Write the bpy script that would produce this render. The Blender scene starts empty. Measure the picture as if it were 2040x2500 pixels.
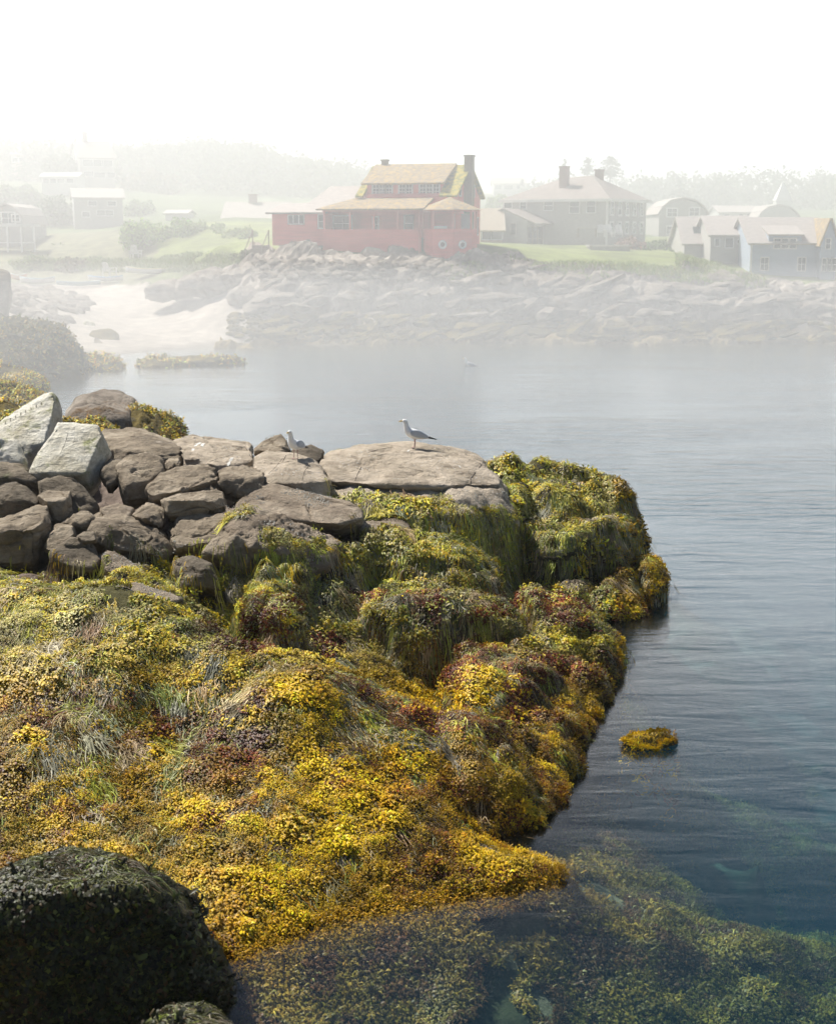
import bpy, bmesh, math, random
import numpy as np
from mathutils import Vector, Matrix
from mathutils.bvhtree import BVHTree

random.seed(7); RNG = np.random.default_rng(7)
SC = bpy.context.scene
COL = SC.collection
R = math.radians

# ------------------------------------------------------------------ camera
CAM_H = 6.6
PITCH = math.atan(680 / 3500)
cam_d = bpy.data.cameras.new('camera'); cam = bpy.data.objects.new('camera', cam_d); COL.objects.link(cam)
cam.location = (0, 0, CAM_H); cam.rotation_euler = (math.pi / 2 - PITCH, 0, 0)
cam_d.sensor_fit = 'VERTICAL'; cam_d.sensor_height = 25.0; cam_d.lens = 35.0
cam_d.clip_start = 0.1; cam_d.clip_end = 3000
cam_d.dof.use_dof = True; cam_d.dof.focus_distance = 21.0; cam_d.dof.aperture_fstop = 2.2
SC.camera = cam

# ------------------------------------------------------------------ light, sky, exposure
SUN_DIR = Vector((-0.60, 0.50, 0.98)).normalized()          # towards the sun: left of and behind the scene
SUN_EL = math.asin(SUN_DIR.z); SUN_AZ = math.atan2(SUN_DIR.x, SUN_DIR.y)
ld = bpy.data.lights.new('sun', 'SUN'); ld.energy = 5.0; ld.angle = R(0.6); ld.color = (1.0, 0.95, 0.87)
sun = bpy.data.objects.new('sun', ld); COL.objects.link(sun)
sun.rotation_euler = (-SUN_DIR).to_track_quat('-Z', 'Y').to_euler()
world = bpy.data.worlds.new('World'); SC.world = world; world.use_nodes = True
nt = world.node_tree; nt.nodes.clear()
wo = nt.nodes.new('ShaderNodeOutputWorld')
sk = nt.nodes.new('ShaderNodeTexSky'); sk.sky_type = 'NISHITA'; sk.sun_disc = False
sk.sun_elevation = SUN_EL; sk.sun_rotation = SUN_AZ; sk.dust_density = 1.0; sk.air_density = 1.0
bg1 = nt.nodes.new('ShaderNodeBackground'); bg1.inputs[1].default_value = 0.05
bg2 = nt.nodes.new('ShaderNodeBackground'); bg2.inputs[0].default_value = (0.955, 0.98, 1.0, 1); bg2.inputs[1].default_value = 2.0
tc = nt.nodes.new('ShaderNodeTexCoord'); sx = nt.nodes.new('ShaderNodeSeparateXYZ')
mr = nt.nodes.new('ShaderNodeMapRange'); mr.interpolation_type = 'SMOOTHSTEP'
mr.inputs['From Min'].default_value = 0.16; mr.inputs['From Max'].default_value = 0.45
mr.inputs['To Min'].default_value = 1.0; mr.inputs['To Max'].default_value = 0.0
mr2 = nt.nodes.new('ShaderNodeMapRange'); mr2.interpolation_type = 'SMOOTHSTEP'   # the sunlit fog lies ahead, thinner air behind
mr2.inputs['From Min'].default_value = 0.0; mr2.inputs['From Max'].default_value = 0.75
mr2.inputs['To Min'].default_value = 0.02; mr2.inputs['To Max'].default_value = 1.0
mul = nt.nodes.new('ShaderNodeMath'); mul.operation = 'MULTIPLY'
mx = nt.nodes.new('ShaderNodeMixShader')
L = nt.links.new
L(tc.outputs['Generated'], sx.inputs[0]); L(sx.outputs['Z'], mr.inputs['Value']); L(sx.outputs['Y'], mr2.inputs['Value'])
L(mr.outputs[0], mul.inputs[0]); L(mr2.outputs[0], mul.inputs[1]); L(mul.outputs[0], mx.inputs[0])
L(sk.outputs[0], bg1.inputs[0]); L(bg1.outputs[0], mx.inputs[1]); L(bg2.outputs[0], mx.inputs[2]); L(mx.outputs[0], wo.inputs['Surface'])
SC.view_settings.view_transform = 'Standard'; SC.view_settings.look = 'None'
SC.view_settings.exposure = 0.58; SC.view_settings.gamma = 1.0
SC.render.engine = 'CYCLES'
cy = SC.cycles
cy.max_bounces = 6; cy.diffuse_bounces = 1; cy.glossy_bounces = 2; cy.transmission_bounces = 4; cy.volume_bounces = 4
cy.transparent_max_bounces = 6; cy.caustics_reflective = False; cy.caustics_refractive = False
cy.use_denoising = True; cy.sample_clamp_indirect = 4.0

# ------------------------------------------------------------------ pixel of the photograph <-> world
CP, SP = math.cos(PITCH), math.sin(PITCH)
def P(u, v, Y):
    x = (u - 1020) / 3500; y = (1250 - v) / 3500
    dy = CP + y * SP; dz = -SP + y * CP
    t = Y / dy
    return np.array((x * t, Y, CAM_H + dz * t))
def Wz(u, v, z):
    x = (u - 1020) / 3500; y = (1250 - v) / 3500
    dy = CP + y * SP; dz = -SP + y * CP
    t = (z - CAM_H) / dz
    return np.array((x * t, dy * t, z))
def proj(p):
    d = p - np.array((0, 0, CAM_H))
    f = d[:, 1] * CP - d[:, 2] * SP; up = d[:, 1] * SP + d[:, 2] * CP
    f = np.maximum(f, 0.1)
    return 1020 + 3500 * d[:, 0] / f, 1250 - 3500 * up / f
def in_poly(u, v, poly):
    r = np.zeros(len(u), bool); n = len(poly)
    for i in range(n):
        x1, y1 = poly[i]; x2, y2 = poly[(i + 1) % n]
        if y1 == y2: continue
        c = ((y1 > v) != (y2 > v)) & (u < (x2 - x1) * (v - y1) / (y2 - y1) + x1)
        r ^= c
    return r

# ------------------------------------------------------------------ noise
def _h(i, j, k, s):
    n = (i.astype(np.int64) * 374761393 + j.astype(np.int64) * 668265263 + k.astype(np.int64) * 2147483647 + s * 1274126177) & 0xFFFFFFFF
    n = ((n ^ (n >> 13)) * 1274126177) & 0xFFFFFFFF
    n = ((n ^ (n >> 15)) * 2246822519) & 0xFFFFFFFF
    return ((n ^ (n >> 16)) & 0xFFFFFF) / float(0xFFFFFF) * 2 - 1
def vn(p, s=0):
    f = np.floor(p); t = p - f; t = t * t * t * (t * (t * 6 - 15) + 10)
    i, j, k = f[:, 0], f[:, 1], f[:, 2]
    r = 0
    for a in (0, 1):
        wa = t[:, 0] if a else 1 - t[:, 0]
        for b in (0, 1):
            wb = t[:, 1] if b else 1 - t[:, 1]
            for c in (0, 1):
                wc = t[:, 2] if c else 1 - t[:, 2]
                r = r + wa * wb * wc * _h(i + a, j + b, k + c, s)
    return r
def fbm(p, f=1.0, o=4, s=0, g=0.5):
    r = 0; a = 1.0
    for q in range(o):
        r = r + a * vn(p * f + 17.3 * q, s + q); f *= 2.03; a *= g
    return r

# ------------------------------------------------------------------ materials
MATS = {}
def nodes_of(m):
    m.use_nodes = True; n = m.node_tree; n.nodes.clear(); return n
def ramp(n, cols):
    r = n.nodes.new('ShaderNodeValToRGB')
    e = r.color_ramp.elements
    while len(e) < len(cols): e.new(0.5)
    for q, (pos, c) in enumerate(cols):
        e[q].position = pos; e[q].color = (*c, 1)
    return r
def plain(name, col, rough=0.7, var=0.18, scale=6.0, bump=0.0, bscale=40.0, stretch=(1, 1, 1), metal=0.0, spec=0.3):
    if name in MATS: return MATS[name]
    m = bpy.data.materials.new(name); n = nodes_of(m); l = n.links.new
    o = n.nodes.new('ShaderNodeOutputMaterial'); b = n.nodes.new('ShaderNodeBsdfPrincipled')
    t = n.nodes.new('ShaderNodeTexCoord'); mp = n.nodes.new('ShaderNodeMapping'); mp.inputs['Scale'].default_value = stretch
    nz = n.nodes.new('ShaderNodeTexNoise'); nz.inputs['Scale'].default_value = scale; nz.inputs['Detail'].default_value = 6
    lo = tuple(c * (1 - var) for c in col); hi = tuple(min(1, c * (1 + var)) for c in col)
    r = ramp(n, [(0.3, lo), (0.7, hi)])
    l(t.outputs['Object'], mp.inputs[0]); l(mp.outputs[0], nz.inputs['Vector']); l(nz.outputs['Fac'], r.inputs[0]); l(r.outputs[0], b.inputs['Base Color'])
    b.inputs['Roughness'].default_value = rough; b.inputs['Metallic'].default_value = metal; b.inputs['Specular IOR Level'].default_value = spec
    if bump:
        n2 = n.nodes.new('ShaderNodeTexNoise'); n2.inputs['Scale'].default_value = bscale; n2.inputs['Detail'].default_value = 5
        l(mp.outputs[0], n2.inputs['Vector'])
        bp = n.nodes.new('ShaderNodeBump'); bp.inputs['Strength'].default_value = bump; bp.inputs['Distance'].default_value = 0.05
        l(n2.outputs['Fac'], bp.inputs['Height']); l(bp.outputs[0], b.inputs['Normal'])
    l(b.outputs[0], o.inputs['Surface']); MATS[name] = m; return m
def rockmat(name, c1, c2, c3, stain=None, stain_lo=0.62, spots=None, scale=1.0, bump=0.9):
    """weathered stone: broad tone changes, thin dark bedding streaks, fine grain, optional stains and pale spots"""
    m = bpy.data.materials.new(name); n = nodes_of(m); l = n.links.new
    o = n.nodes.new('ShaderNodeOutputMaterial'); b = n.nodes.new('ShaderNodeBsdfPrincipled')
    g = n.nodes.new('ShaderNodeNewGeometry')
    n1 = n.nodes.new('ShaderNodeTexNoise'); n1.inputs['Scale'].default_value = 1.3 * scale; n1.inputs['Detail'].default_value = 9; n1.inputs['Roughness'].default_value = 0.65
    r1 = ramp(n, [(0.32, c1), (0.5, c2), (0.68, c3)])
    mp = n.nodes.new('ShaderNodeMapping'); mp.inputs['Rotation'].default_value = (0.25, 0.35, 0.3); mp.inputs['Scale'].default_value = (1.5 * scale, 2.2 * scale, 6 * scale)
    n2 = n.nodes.new('ShaderNodeTexNoise'); n2.inputs['Scale'].default_value = 1.5; n2.inputs['Detail'].default_value = 8; n2.inputs['Roughness'].default_value = 0.7
    r2 = ramp(n, [(0.36, (0.62, 0.6, 0.58)), (0.55, (1, 1, 1)), (0.75, (1.12, 1.1, 1.06))])
    mxc = n.nodes.new('ShaderNodeMix'); mxc.data_type = 'RGBA'; mxc.blend_type = 'MULTIPLY'; mxc.inputs[0].default_value = 0.8
    l(g.outputs['Position'], n1.inputs['Vector']); l(g.outputs['Position'], mp.inputs[0]); l(mp.outputs[0], n2.inputs['Vector'])
    l(n1.outputs['Fac'], r1.inputs[0]); l(n2.outputs['Fac'], r2.inputs[0])
    l(r1.outputs[0], mxc.inputs[6]); l(r2.outputs[0], mxc.inputs[7])
    out = mxc.outputs[2]
    def over(col, fac_out, base):
        mm = n.nodes.new('ShaderNodeMix'); mm.data_type = 'RGBA'; mm.inputs[7].default_value = (*col, 1)
        l(fac_out, mm.inputs[0]); l(base, mm.inputs[6]); return mm.outputs[2]
    if stain:
        n3 = n.nodes.new('ShaderNodeTexNoise'); n3.inputs['Scale'].default_value = 1.8 * scale; n3.inputs['Detail'].default_value = 7; n3.inputs['Roughness'].default_value = 0.75
        mp3 = n.nodes.new('ShaderNodeMapping'); mp3.inputs['Location'].default_value = (5, 9, 2); l(g.outputs['Position'], mp3.inputs[0]); l(mp3.outputs[0], n3.inputs['Vector'])
        rr = ramp(n, [(stain_lo - 0.06, (0, 0, 0)), (stain_lo + 0.05, (1, 1, 1))]); l(n3.outputs['Fac'], rr.inputs[0])
        out = over(stain, rr.outputs[0], out)
    if spots:
        vo = n.nodes.new('ShaderNodeTexVoronoi'); vo.inputs['Scale'].default_value = 16 * scale; l(g.outputs['Position'], vo.inputs['Vector'])
        n4 = n.nodes.new('ShaderNodeTexNoise'); n4.inputs['Scale'].default_value = 1.1; l(g.outputs['Position'], n4.inputs['Vector'])
        ra = ramp(n, [(0.16, (1, 1, 1)), (0.24, (0, 0, 0))]); rb = ramp(n, [(0.52, (0, 0, 0)), (0.6, (1, 1, 1))])
        l(vo.outputs['Distance'], ra.inputs[0]); l(n4.outputs['Fac'], rb.inputs[0])
        mu = n.nodes.new('ShaderNodeMath'); mu.operation = 'MULTIPLY'; l(ra.outputs[0], mu.inputs[0]); l(rb.outputs[0], mu.inputs[1])
        out = over(spots, mu.outputs[0], out)
    l(out, b.inputs['Base Color'])
    b.inputs['Roughness'].default_value = 0.85; b.inputs['Specular IOR Level'].default_value = 0.25
    n5 = n.nodes.new('ShaderNodeTexNoise'); n5.inputs['Scale'].default_value = 14 * scale; n5.inputs['Detail'].default_value = 9; n5.inputs['Roughness'].default_value = 0.7
    l(g.outputs['Position'], n5.inputs['Vector'])
    ad = n.nodes.new('ShaderNodeMath'); ad.operation = 'ADD'; l(n5.outputs['Fac'], ad.inputs[0]); l(n2.outputs['Fac'], ad.inputs[1])
    bp = n.nodes.new('ShaderNodeBump'); bp.inputs['Strength'].default_value = bump; bp.inputs['Distance'].default_value = 0.11 / scale
    l(ad.outputs[0], bp.inputs['Height']); l(bp.outputs[0], b.inputs['Normal'])
    l(b.outputs[0], o.inputs['Surface']); MATS[name] = m; return m
def leafmat(name, rough=0.55, transl=0.3, spec=0.35):
    """thin blades: colour from the 'Col' attribute that each blade carries, some light passes through"""
    m = bpy.data.materials.new(name); n = nodes_of(m); l = n.links.new
    o = n.nodes.new('ShaderNodeOutputMaterial'); b = n.nodes.new('ShaderNodeBsdfPrincipled')
    a = n.nodes.new('ShaderNodeVertexColor'); a.layer_name = 'Col'
    tr = n.nodes.new('ShaderNodeBsdfTranslucent'); mxx = n.nodes.new('ShaderNodeMixShader'); mxx.inputs[0].default_value = transl
    l(a.outputs[0], b.inputs['Base Color']); l(a.outputs[0], tr.inputs[0])
    b.inputs['Roughness'].default_value = rough; b.inputs['Specular IOR Level'].default_value = spec
    l(b.outputs[0], mxx.inputs[1]); l(tr.outputs[0], mxx.inputs[2]); l(mxx.outputs[0], o.inputs['Surface']); MATS[name] = m; return m
def colmat(name, rough=0.85, bump=0.5, bscale=3.0, dist=0.1, fine=0.25):
    """ground whose cover (sand, turf, stone) is stored per vertex, with grain on top"""
    m = bpy.data.materials.new(name); n = nodes_of(m); l = n.links.new
    o = n.nodes.new('ShaderNodeOutputMaterial'); b = n.nodes.new('ShaderNodeBsdfPrincipled')
    a = n.nodes.new('ShaderNodeVertexColor'); a.layer_name = 'Col'; g = n.nodes.new('ShaderNodeNewGeometry')
    nz = n.nodes.new('ShaderNodeTexNoise'); nz.inputs['Scale'].default_value = bscale; nz.inputs['Detail'].default_value = 9; nz.inputs['Roughness'].default_value = 0.7
    l(g.outputs['Position'], nz.inputs['Vector'])
    r = ramp(n, [(0.3, (1 - fine,) * 3), (0.7, (1 + fine,) * 3)]); l(nz.outputs['Fac'], r.inputs[0])
    mm = n.nodes.new('ShaderNodeMix'); mm.data_type = 'RGBA'; mm.blend_type = 'MULTIPLY'; mm.inputs[0].default_value = 1
    l(a.outputs[0], mm.inputs[6]); l(r.outputs[0], mm.inputs[7]); l(mm.outputs[2], b.inputs['Base Color'])
    b.inputs['Roughness'].default_value = rough; b.inputs['Specular IOR Level'].default_value = 0.2
    bp = n.nodes.new('ShaderNodeBump'); bp.inputs['Strength'].default_value = bump; bp.inputs['Distance'].default_value = dist
    l(nz.outputs['Fac'], bp.inputs['Height']); l(bp.outputs[0], b.inputs['Normal']); l(b.outputs[0], o.inputs['Surface']); MATS[name] = m; return m

# ------------------------------------------------------------------ mesh helpers
def mesh_np(name, V, F, mat, smooth=True, col=None, parent=None):
    """V (n,3), F (m,k) with one k"""
    V = np.ascontiguousarray(V, dtype=np.float32); F = np.ascontiguousarray(F, dtype=np.int32)
    me = bpy.data.meshes.new(name); k = F.shape[1]
    me.vertices.add(len(V)); me.vertices.foreach_set('co', V.ravel())
    me.loops.add(F.size); me.loops.foreach_set('vertex_index', F.ravel())
    me.polygons.add(len(F)); me.polygons.foreach_set('loop_start', np.arange(0, F.size, k, dtype=np.int32))
    try: me.polygons.foreach_set('loop_total', np.full(len(F), k, dtype=np.int32))
    except Exception: pass
    me.polygons.foreach_set('use_smooth', np.full(len(F), bool(smooth)))
    if col is not None:
        at = me.color_attributes.new('Col', 'FLOAT_COLOR', 'POINT')
        c4 = np.ones((len(V), 4), dtype=np.float32); c4[:, :3] = col; at.data.foreach_set('color', c4.ravel())
    me.update(); me.validate()
    if mat: me.materials.append(mat)
    o = bpy.data.objects.new(name, me); COL.objects.link(o)
    if parent: o.parent = parent
    return o
def tag(o, label=None, cat=None, group=None, kind=None):
    if label: o['label'] = label
    if cat: o['category'] = cat
    if group: o['group'] = group
    if kind: o['kind'] = kind
    return o
class MB:
    """collects shapes for ONE mesh object"""
    def __init__(s): s.v = []; s.f = []
    def poly(s, pts):
        b = len(s.v); s.v += [tuple(p) for p in pts]; s.f.append(tuple(range(b, b + len(pts)))); return s
    def prism(s, pts, d):
        """closed prism: polygon pts swept by vector d"""
        n = len(pts); b = len(s.v); d = Vector(d)
        s.v += [tuple(p) for p in pts] + [tuple(Vector(p) + d) for p in pts]
        s.f.append(tuple(range(b, b + n))); s.f.append(tuple(range(b + 2 * n - 1, b + n - 1, -1)))
        for i in range(n):
            j = (i + 1) % n; s.f.append((b + i, b + n + i, b + n + j, b + j))
        return s
    def box(s, x0, x1, y0, y1, z0, z1):
        return s.prism([(x0, y0, z0), (x1, y0, z0), (x1, y1, z0), (x0, y1, z0)], (0, 0, z1 - z0))
    def tube(s, a, b, r0, r1=None, n=8):
        r1 = r0 if r1 is None else r1; a = Vector(a); b = Vector(b); d = (b - a).normalized()
        u = d.orthogonal().normalized(); w = d.cross(u); k = len(s.v)
        for c, r in ((a, r0), (b, r1)):
            for i in range(n):
                t = 2 * math.pi * i / n; s.v.append(tuple(c + u * r * math.cos(t) + w * r * math.sin(t)))
        for i in range(n):
            j = (i + 1) % n; s.f.append((k + i, k + j, k + n + j, k + n + i))
        s.f.append(tuple(range(k + n - 1, k - 1, -1))); s.f.append(tuple(range(k + n, k + 2 * n))); return s
    def build(s, name, mat, parent=None, smooth=False):
        me = bpy.data.meshes.new(name); me.from_pydata(s.v, [], s.f); me.update()
        bm = bmesh.new(); bm.from_mesh(me); bmesh.ops.recalc_face_normals(bm, faces=bm.faces); bm.to_mesh(me); bm.free()
        if smooth: me.polygons.foreach_set('use_smooth', [True] * len(me.polygons))
        me.materials.append(mat); o = bpy.data.objects.new(name, me); COL.objects.link(o)
        if parent: o.parent = parent
        return o
def empty(name, loc, rz=0):
    o = bpy.data.objects.new(name, None); COL.objects.link(o); o.location = loc; o.rotation_euler = (0, 0, rz); o.empty_display_size = 0.3; return o

# ------------------------------------------------------------------ rocks
_ico = {}
def ico(sub):
    if sub not in _ico:
        bm = bmesh.new(); bmesh.ops.create_icosphere(bm, subdivisions=sub, radius=1)
        V = np.array([v.co[:] for v in bm.verts]); F = np.array([[v.index for v in f.verts] for f in bm.faces], dtype=np.int32)
        V /= np.linalg.norm(V, axis=1)[:, None]; bm.free(); _ico[sub] = (V, F)
    return _ico[sub]
def hull_planes(pts, cuts=0, seed=0):
    bm = bmesh.new()
    for p in pts: bm.verts.new(p)
    bmesh.ops.convex_hull(bm, input=bm.verts)
    bm.faces.ensure_lookup_table()
    hv = np.array([v.co[:] for v in bm.verts if v.link_faces]); c = (hv.min(0) + hv.max(0)) / 2 * 0.4 + hv.mean(0) * 0.6
    pl = {}
    for f in bm.faces:
        f.normal_update(); n = np.array(f.normal[:]); h = float(n @ (np.array(f.verts[0].co[:]) - c))
        if h < 0: n = -n; h = -h
        pl[tuple(np.round(np.append(n, h), 2))] = (n, max(h, 0.02))
    bm.free(); rr = np.random.default_rng(seed + 900)
    for i in range(cuts):
        n = rr.normal(0, 1, 3); n[2] = n[2] * .8; n /= np.linalg.norm(n); h = float(((hv - c) @ n).max()); pl[('c', i)] = (n, h * rr.uniform(.88, .985))
    return c, np.array([a for a, _ in pl.values()]), np.array([b for _, b in pl.values()]), hv
def rock_shape(planes, sub, p, amp, freq, seed, crack, strata, bil_=0):
    c, N, H, hv = planes
    D, F = ico(sub); ext = (hv.max(0) - hv.min(0)) / 2
    d = D * ext; d /= np.linalg.norm(d, axis=1)[:, None]
    q = np.maximum(0, d @ N.T / H); qq = q ** p; S = qq.sum(1)
    V = c + d * (S ** (-1.0 / p))[:, None]
    nn = (qq / S[:, None]) @ N; nn /= np.linalg.norm(nn, axis=1)[:, None] + 1e-9
    big = fbm(V, freq * 0.45, 2, seed); a = amp * (1.1 * big + 0.8 * fbm(V, freq, 5, seed + 5, 0.6) - 1.0 * np.abs(fbm(V, freq * 1.7, 4, seed + 15, 0.6)) + .4)
    if bil_:
        b1 = np.abs(vn(V * 1.15 + .2 * fbm(V, 2, 2, seed)[:, None], seed + 41)); b2 = np.abs(vn(V * 2.9, seed + 43)); a = a + bil_ * (2.6 * np.minimum(b1, .55) - .75 + .7 * (np.minimum(b2, .5) - .3))
    if crack:
        w = V + 0.25 * np.stack([fbm(V, 1.2, 2, seed + 31), fbm(V, 1.2, 2, seed + 32), fbm(V, 1.2, 2, seed + 33)], 1)
        g = np.abs(vn(w * np.array((0.9, 0.9, 1.6)) * freq * 0.7, seed + 9)); a = a - crack * np.exp(-(g / 0.035) ** 2)
    if strata:
        t = V @ np.array((0.22, -0.25, 1.0)) * 4.2 * strata + 1.3 * vn(V * 0.8, seed + 3); fr = t - np.floor(t)
        a = a + amp * 0.8 * (np.minimum(fr * 4, 1) - np.maximum(0, (fr - 0.85) / 0.15)) - amp * 0.4
    return V + nn * a[:, None], F
ROCKS = []     # (name, coarse V, F, weeds?)
def rock(name, pts, t, mat, label, cat='rock', sub=5, p=16, amp=0.03, freq=1.6, crack=0.03, strata=0, group=None, weed=None, base=None, csub=None, bil_=0, cuts=0):
    """pts: (photo u, photo v, ground distance) of the visible corners; the stone runs back a thickness t"""
    seed = len(ROCKS) * 13 + 5
    A = [P(*q) for q in pts]; cam0 = np.array((0, 0, CAM_H)); B = []
    for a in A:
        r = a - cam0; r /= np.linalg.norm(r); B.append(a + r * t + np.array((0, 0, 0.02)))
        B.append(a + r * t * 0.5 - np.array((0, 0, 0.2 * t)))
    lo = min(a[2] for a in A)
    if base is not None:                       # carry the stone down to its bed
        for a in list(A):
            if a[2] < lo + 0.6 * (max(b[2] for b in A) - lo): B.append(np.array((a[0], a[1] + 0.08, base)))
    pl = hull_planes(A + B, cuts, seed)
    V, F = rock_shape(pl, sub, p, amp, freq, seed, crack, strata, bil_)
    V2, F2 = rock_shape(pl, csub or min(sub, 4), p, amp, freq, seed, 0, strata, bil_)
    c = pl[0]; base_pt = np.array((c[0], c[1], V[:, 2].min()))
    o = mesh_np(name, V - base_pt, F, mat, True); o.location = base_pt
    tag(o, label, cat, group); ROCKS.append((name, V2, F2, weed)); return o

M_brown = rockmat('brown_stone', (0.15, 0.12, 0.085), (0.33, 0.27, 0.195), (0.52, 0.44, 0.335), stain=(0.42, 0.36, 0.29), stain_lo=0.66)
M_dark = rockmat('dark_stone', (0.09, 0.075, 0.055), (0.20, 0.165, 0.12), (0.34, 0.285, 0.21), stain=(0.13, 0.13, 0.07), stain_lo=0.64)
M_top = rockmat('guano_stone', (0.32, 0.27, 0.205), (0.52, 0.44, 0.34), (0.64, 0.55, 0.44), stain=(0.55, 0.50, 0.43), stain_lo=0.70, spots=(0.62, 0.6, 0.56), scale=0.9)
M_white = rockmat('pale_granite', (0.50, 0.46, 0.35), (0.70, 0.67, 0.57), (0.84, 0.82, 0.75), stain=(0.30, 0.31, 0.15), stain_lo=0.58, bump=0.8)
M_red = rockmat('reddish_stone', (0.18, 0.14, 0.10), (0.34, 0.275, 0.205), (0.50, 0.42, 0.32), stain=(0.45, 0.38, 0.32), stain_lo=0.66)
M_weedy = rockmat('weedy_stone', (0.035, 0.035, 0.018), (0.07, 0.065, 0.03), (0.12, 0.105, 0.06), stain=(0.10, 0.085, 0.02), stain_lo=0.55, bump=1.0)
M_shore = rockmat('shore_stone', (0.14, 0.115, 0.09), (0.34, 0.29, 0.235), (0.52, 0.46, 0.385), stain=(0.20, 0.13, 0.07), stain_lo=0.6, scale=0.5)
M_kelp = rockmat('kelp_stone', (0.10, 0.075, 0.02), (0.20, 0.15, 0.035), (0.33, 0.25, 0.06), stain=(0.08, 0.07, 0.04), stain_lo=0.55, scale=0.6)

# ------------------------------------------------------------------ near ground: sloping ledge, gully, sea bed (one sheet)
def rbf_fit(xy, z, lam=0.05):
    d = np.linalg.norm(xy[:, None] - xy[None], axis=2); n = len(xy)
    A = np.zeros((n + 3, n + 3)); A[:n, :n] = -d - lam * np.eye(n) * -1
    A[:n, n] = 1; A[:n, n + 1:] = xy; A[n, :n] = 1; A[n + 1:, :n] = xy.T
    return np.linalg.solve(A, np.append(z, (0, 0, 0)))
def rbf_eval(w, xy, q):
    out = np.empty(len(q)); n = len(xy)
    for s in range(0, len(q), 40000):
        c = q[s:s + 40000]; d = np.linalg.norm(c[:, None] - xy[None], axis=2)
        out[s:s + 40000] = -d @ w[:n] + w[n] + c @ w[n + 1:]
    return out
NC = []
for u, v, z in [(540,2335,0.02),(620,2296,0.02),(700,2262,0.02),(850,2213,0.02),(1000,2188,0.02),(1200,2163,0.02),(1375,2118,0.08),(1300,2125,.08),(1290,2090,-.3),(1200,2068,-.12),(1350,2100,-.25),
    (600,2450,-.28),(900,2350,-.3),(1200,2300,-.35),(1450,2230,-.5),(900,2500,-.6),(1300,2450,-.8),(1650,2330,-.9),(1500,2480,-1.1),
    (1780,2490,-4.2),(2000,2480,-4.6),(1900,2290,-1.2),(2040,2300,-2.2),(2000,2390,-4.2),(1640,2180,-1.7),(1420,2070,-2.4),(1500,2130,-2.9),
    (1500,1960,-1.6),(1560,1900,-1.5),(1600,2050,-1.7),(1720,2010,-3.2),(1850,2100,-2.0),(2000,2060,-2.3),(1900,1860,-3.2),(1650,1840,-2.2),
    (1560,1740,-2.6),(2000,1700,-3.4),(1640,1620,-2.2),(1640,1480,-1.8),(1800,1500,-3.6),(2040,1400,-4.4),(1720,1350,-3.9),(1640,1250,-3.9),
    (1300,1085,-3.9),(1000,1020,-3.6),(700,1010,-3.6),(500,985,-3.6),(1700,1150,-4.4),(1450,2010,-2.6),(1560,2100,-2.6),
    (40,2000,.62),(300,2000,.58),(600,2000,.56),(850,2000,.50),(40,1800,1.05),(300,1800,1.02),(600,1800,.98),(850,1810,.90),
    (-200,1700,1.35),(100,1620,1.55),(350,1640,1.47),(600,1680,1.32),(800,1720,1.18),(-100,1520,1.82),(60,1500,1.86),(200,1462,1.96),(300,1446,2.02),(400,1470,1.90),
    (500,1530,1.72),(600,1568,1.55),(700,1610,1.36),(850,1665,1.18),(1000,1720,.98),(1060,1790,.84),(1050,1950,.5),(1120,2040,.25),(750,1850,.82),(500,1850,.9),
    (600,2150,.3),(300,2200,.2),(900,2120,.22),(1150,2120,.12),(100,2400,.0),(-200,2300,.3),(-300,1900,.9),(450,2250,.12)]:
    w_ = Wz(u, v, z); NC.append(tuple(w_))
for u, Y, z in [(-150,19.7,1.75),(50,19.4,1.62),(200,19.3,1.6),(350,19.2,1.5),(470,18.9,1.35),(600,18.4,1.1),(720,18.6,.75),(860,19.0,.35),(980,19.2,.12),(1060,18.7,.2),
    (-150,22,1.6),(100,22,1.5),(300,22,1.5),(450,21.5,1.4),(600,21.2,1.3),(750,21.5,1.35),(-150,25,1.6),(100,25,1.6),(350,25,1.6),(550,24.5,1.5),(700,24.2,1.4),
    (850,23,1.2),(1000,22.6,.9),(1200,22.6,.2),(1300,23.4,-.1),(1450,23.4,-.4),(1560,23.4,-1.2),(1400,21.3,-.4),(1550,21.8,-1.3),(1560,19.0,-1.6),
    (0,29,2.0),(250,29,1.9),(450,28.6,1.6),(650,28,1.6),(700,31,-1),(400,32,-.6),(150,32.5,.7),(0,34,.9),(0,38,.2),(300,38.5,-1.6),(-300,40,0.3),(500,35,-3.),
    (0,42,-.2),(0,46,-.6),(150,44,-2.5),(1000,30.5,-2.5),(1300,31.5,-3.),(850,30,-1.5),(1000,26,1.2),(1350,27,.2),(-500,30,2.2),(-500,24,2.3),(-500,19,1.9),(-400,36,1.2)]:
    NC.append(((u - 1020) / 3500 * Y * 1.0, Y, z))
NC = np.array(NC)
w_near = rbf_fit(NC[:, :2], NC[:, 2])
x0, x1, y0, y1, st = -13.0, 13.0, 7.0, 50.0, 0.05
xs = np.arange(x0, x1, st); ys = np.concatenate([np.arange(y0, 22, 0.045), np.arange(22, 30, 0.07), np.arange(30, y1, 0.14)])
XX, YY = np.meshgrid(xs, ys); q = np.stack([XX.ravel(), YY.ravel()], 1)
gx, gy = np.arange(x0, x1 + .3, .25), np.arange(y0, y1 + .3, .25)
GX, GY = np.meshgrid(gx, gy); cz = rbf_eval(w_near, NC[:, :2], np.stack([GX.ravel(), GY.ravel()], 1)).reshape(GX.shape)
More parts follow.
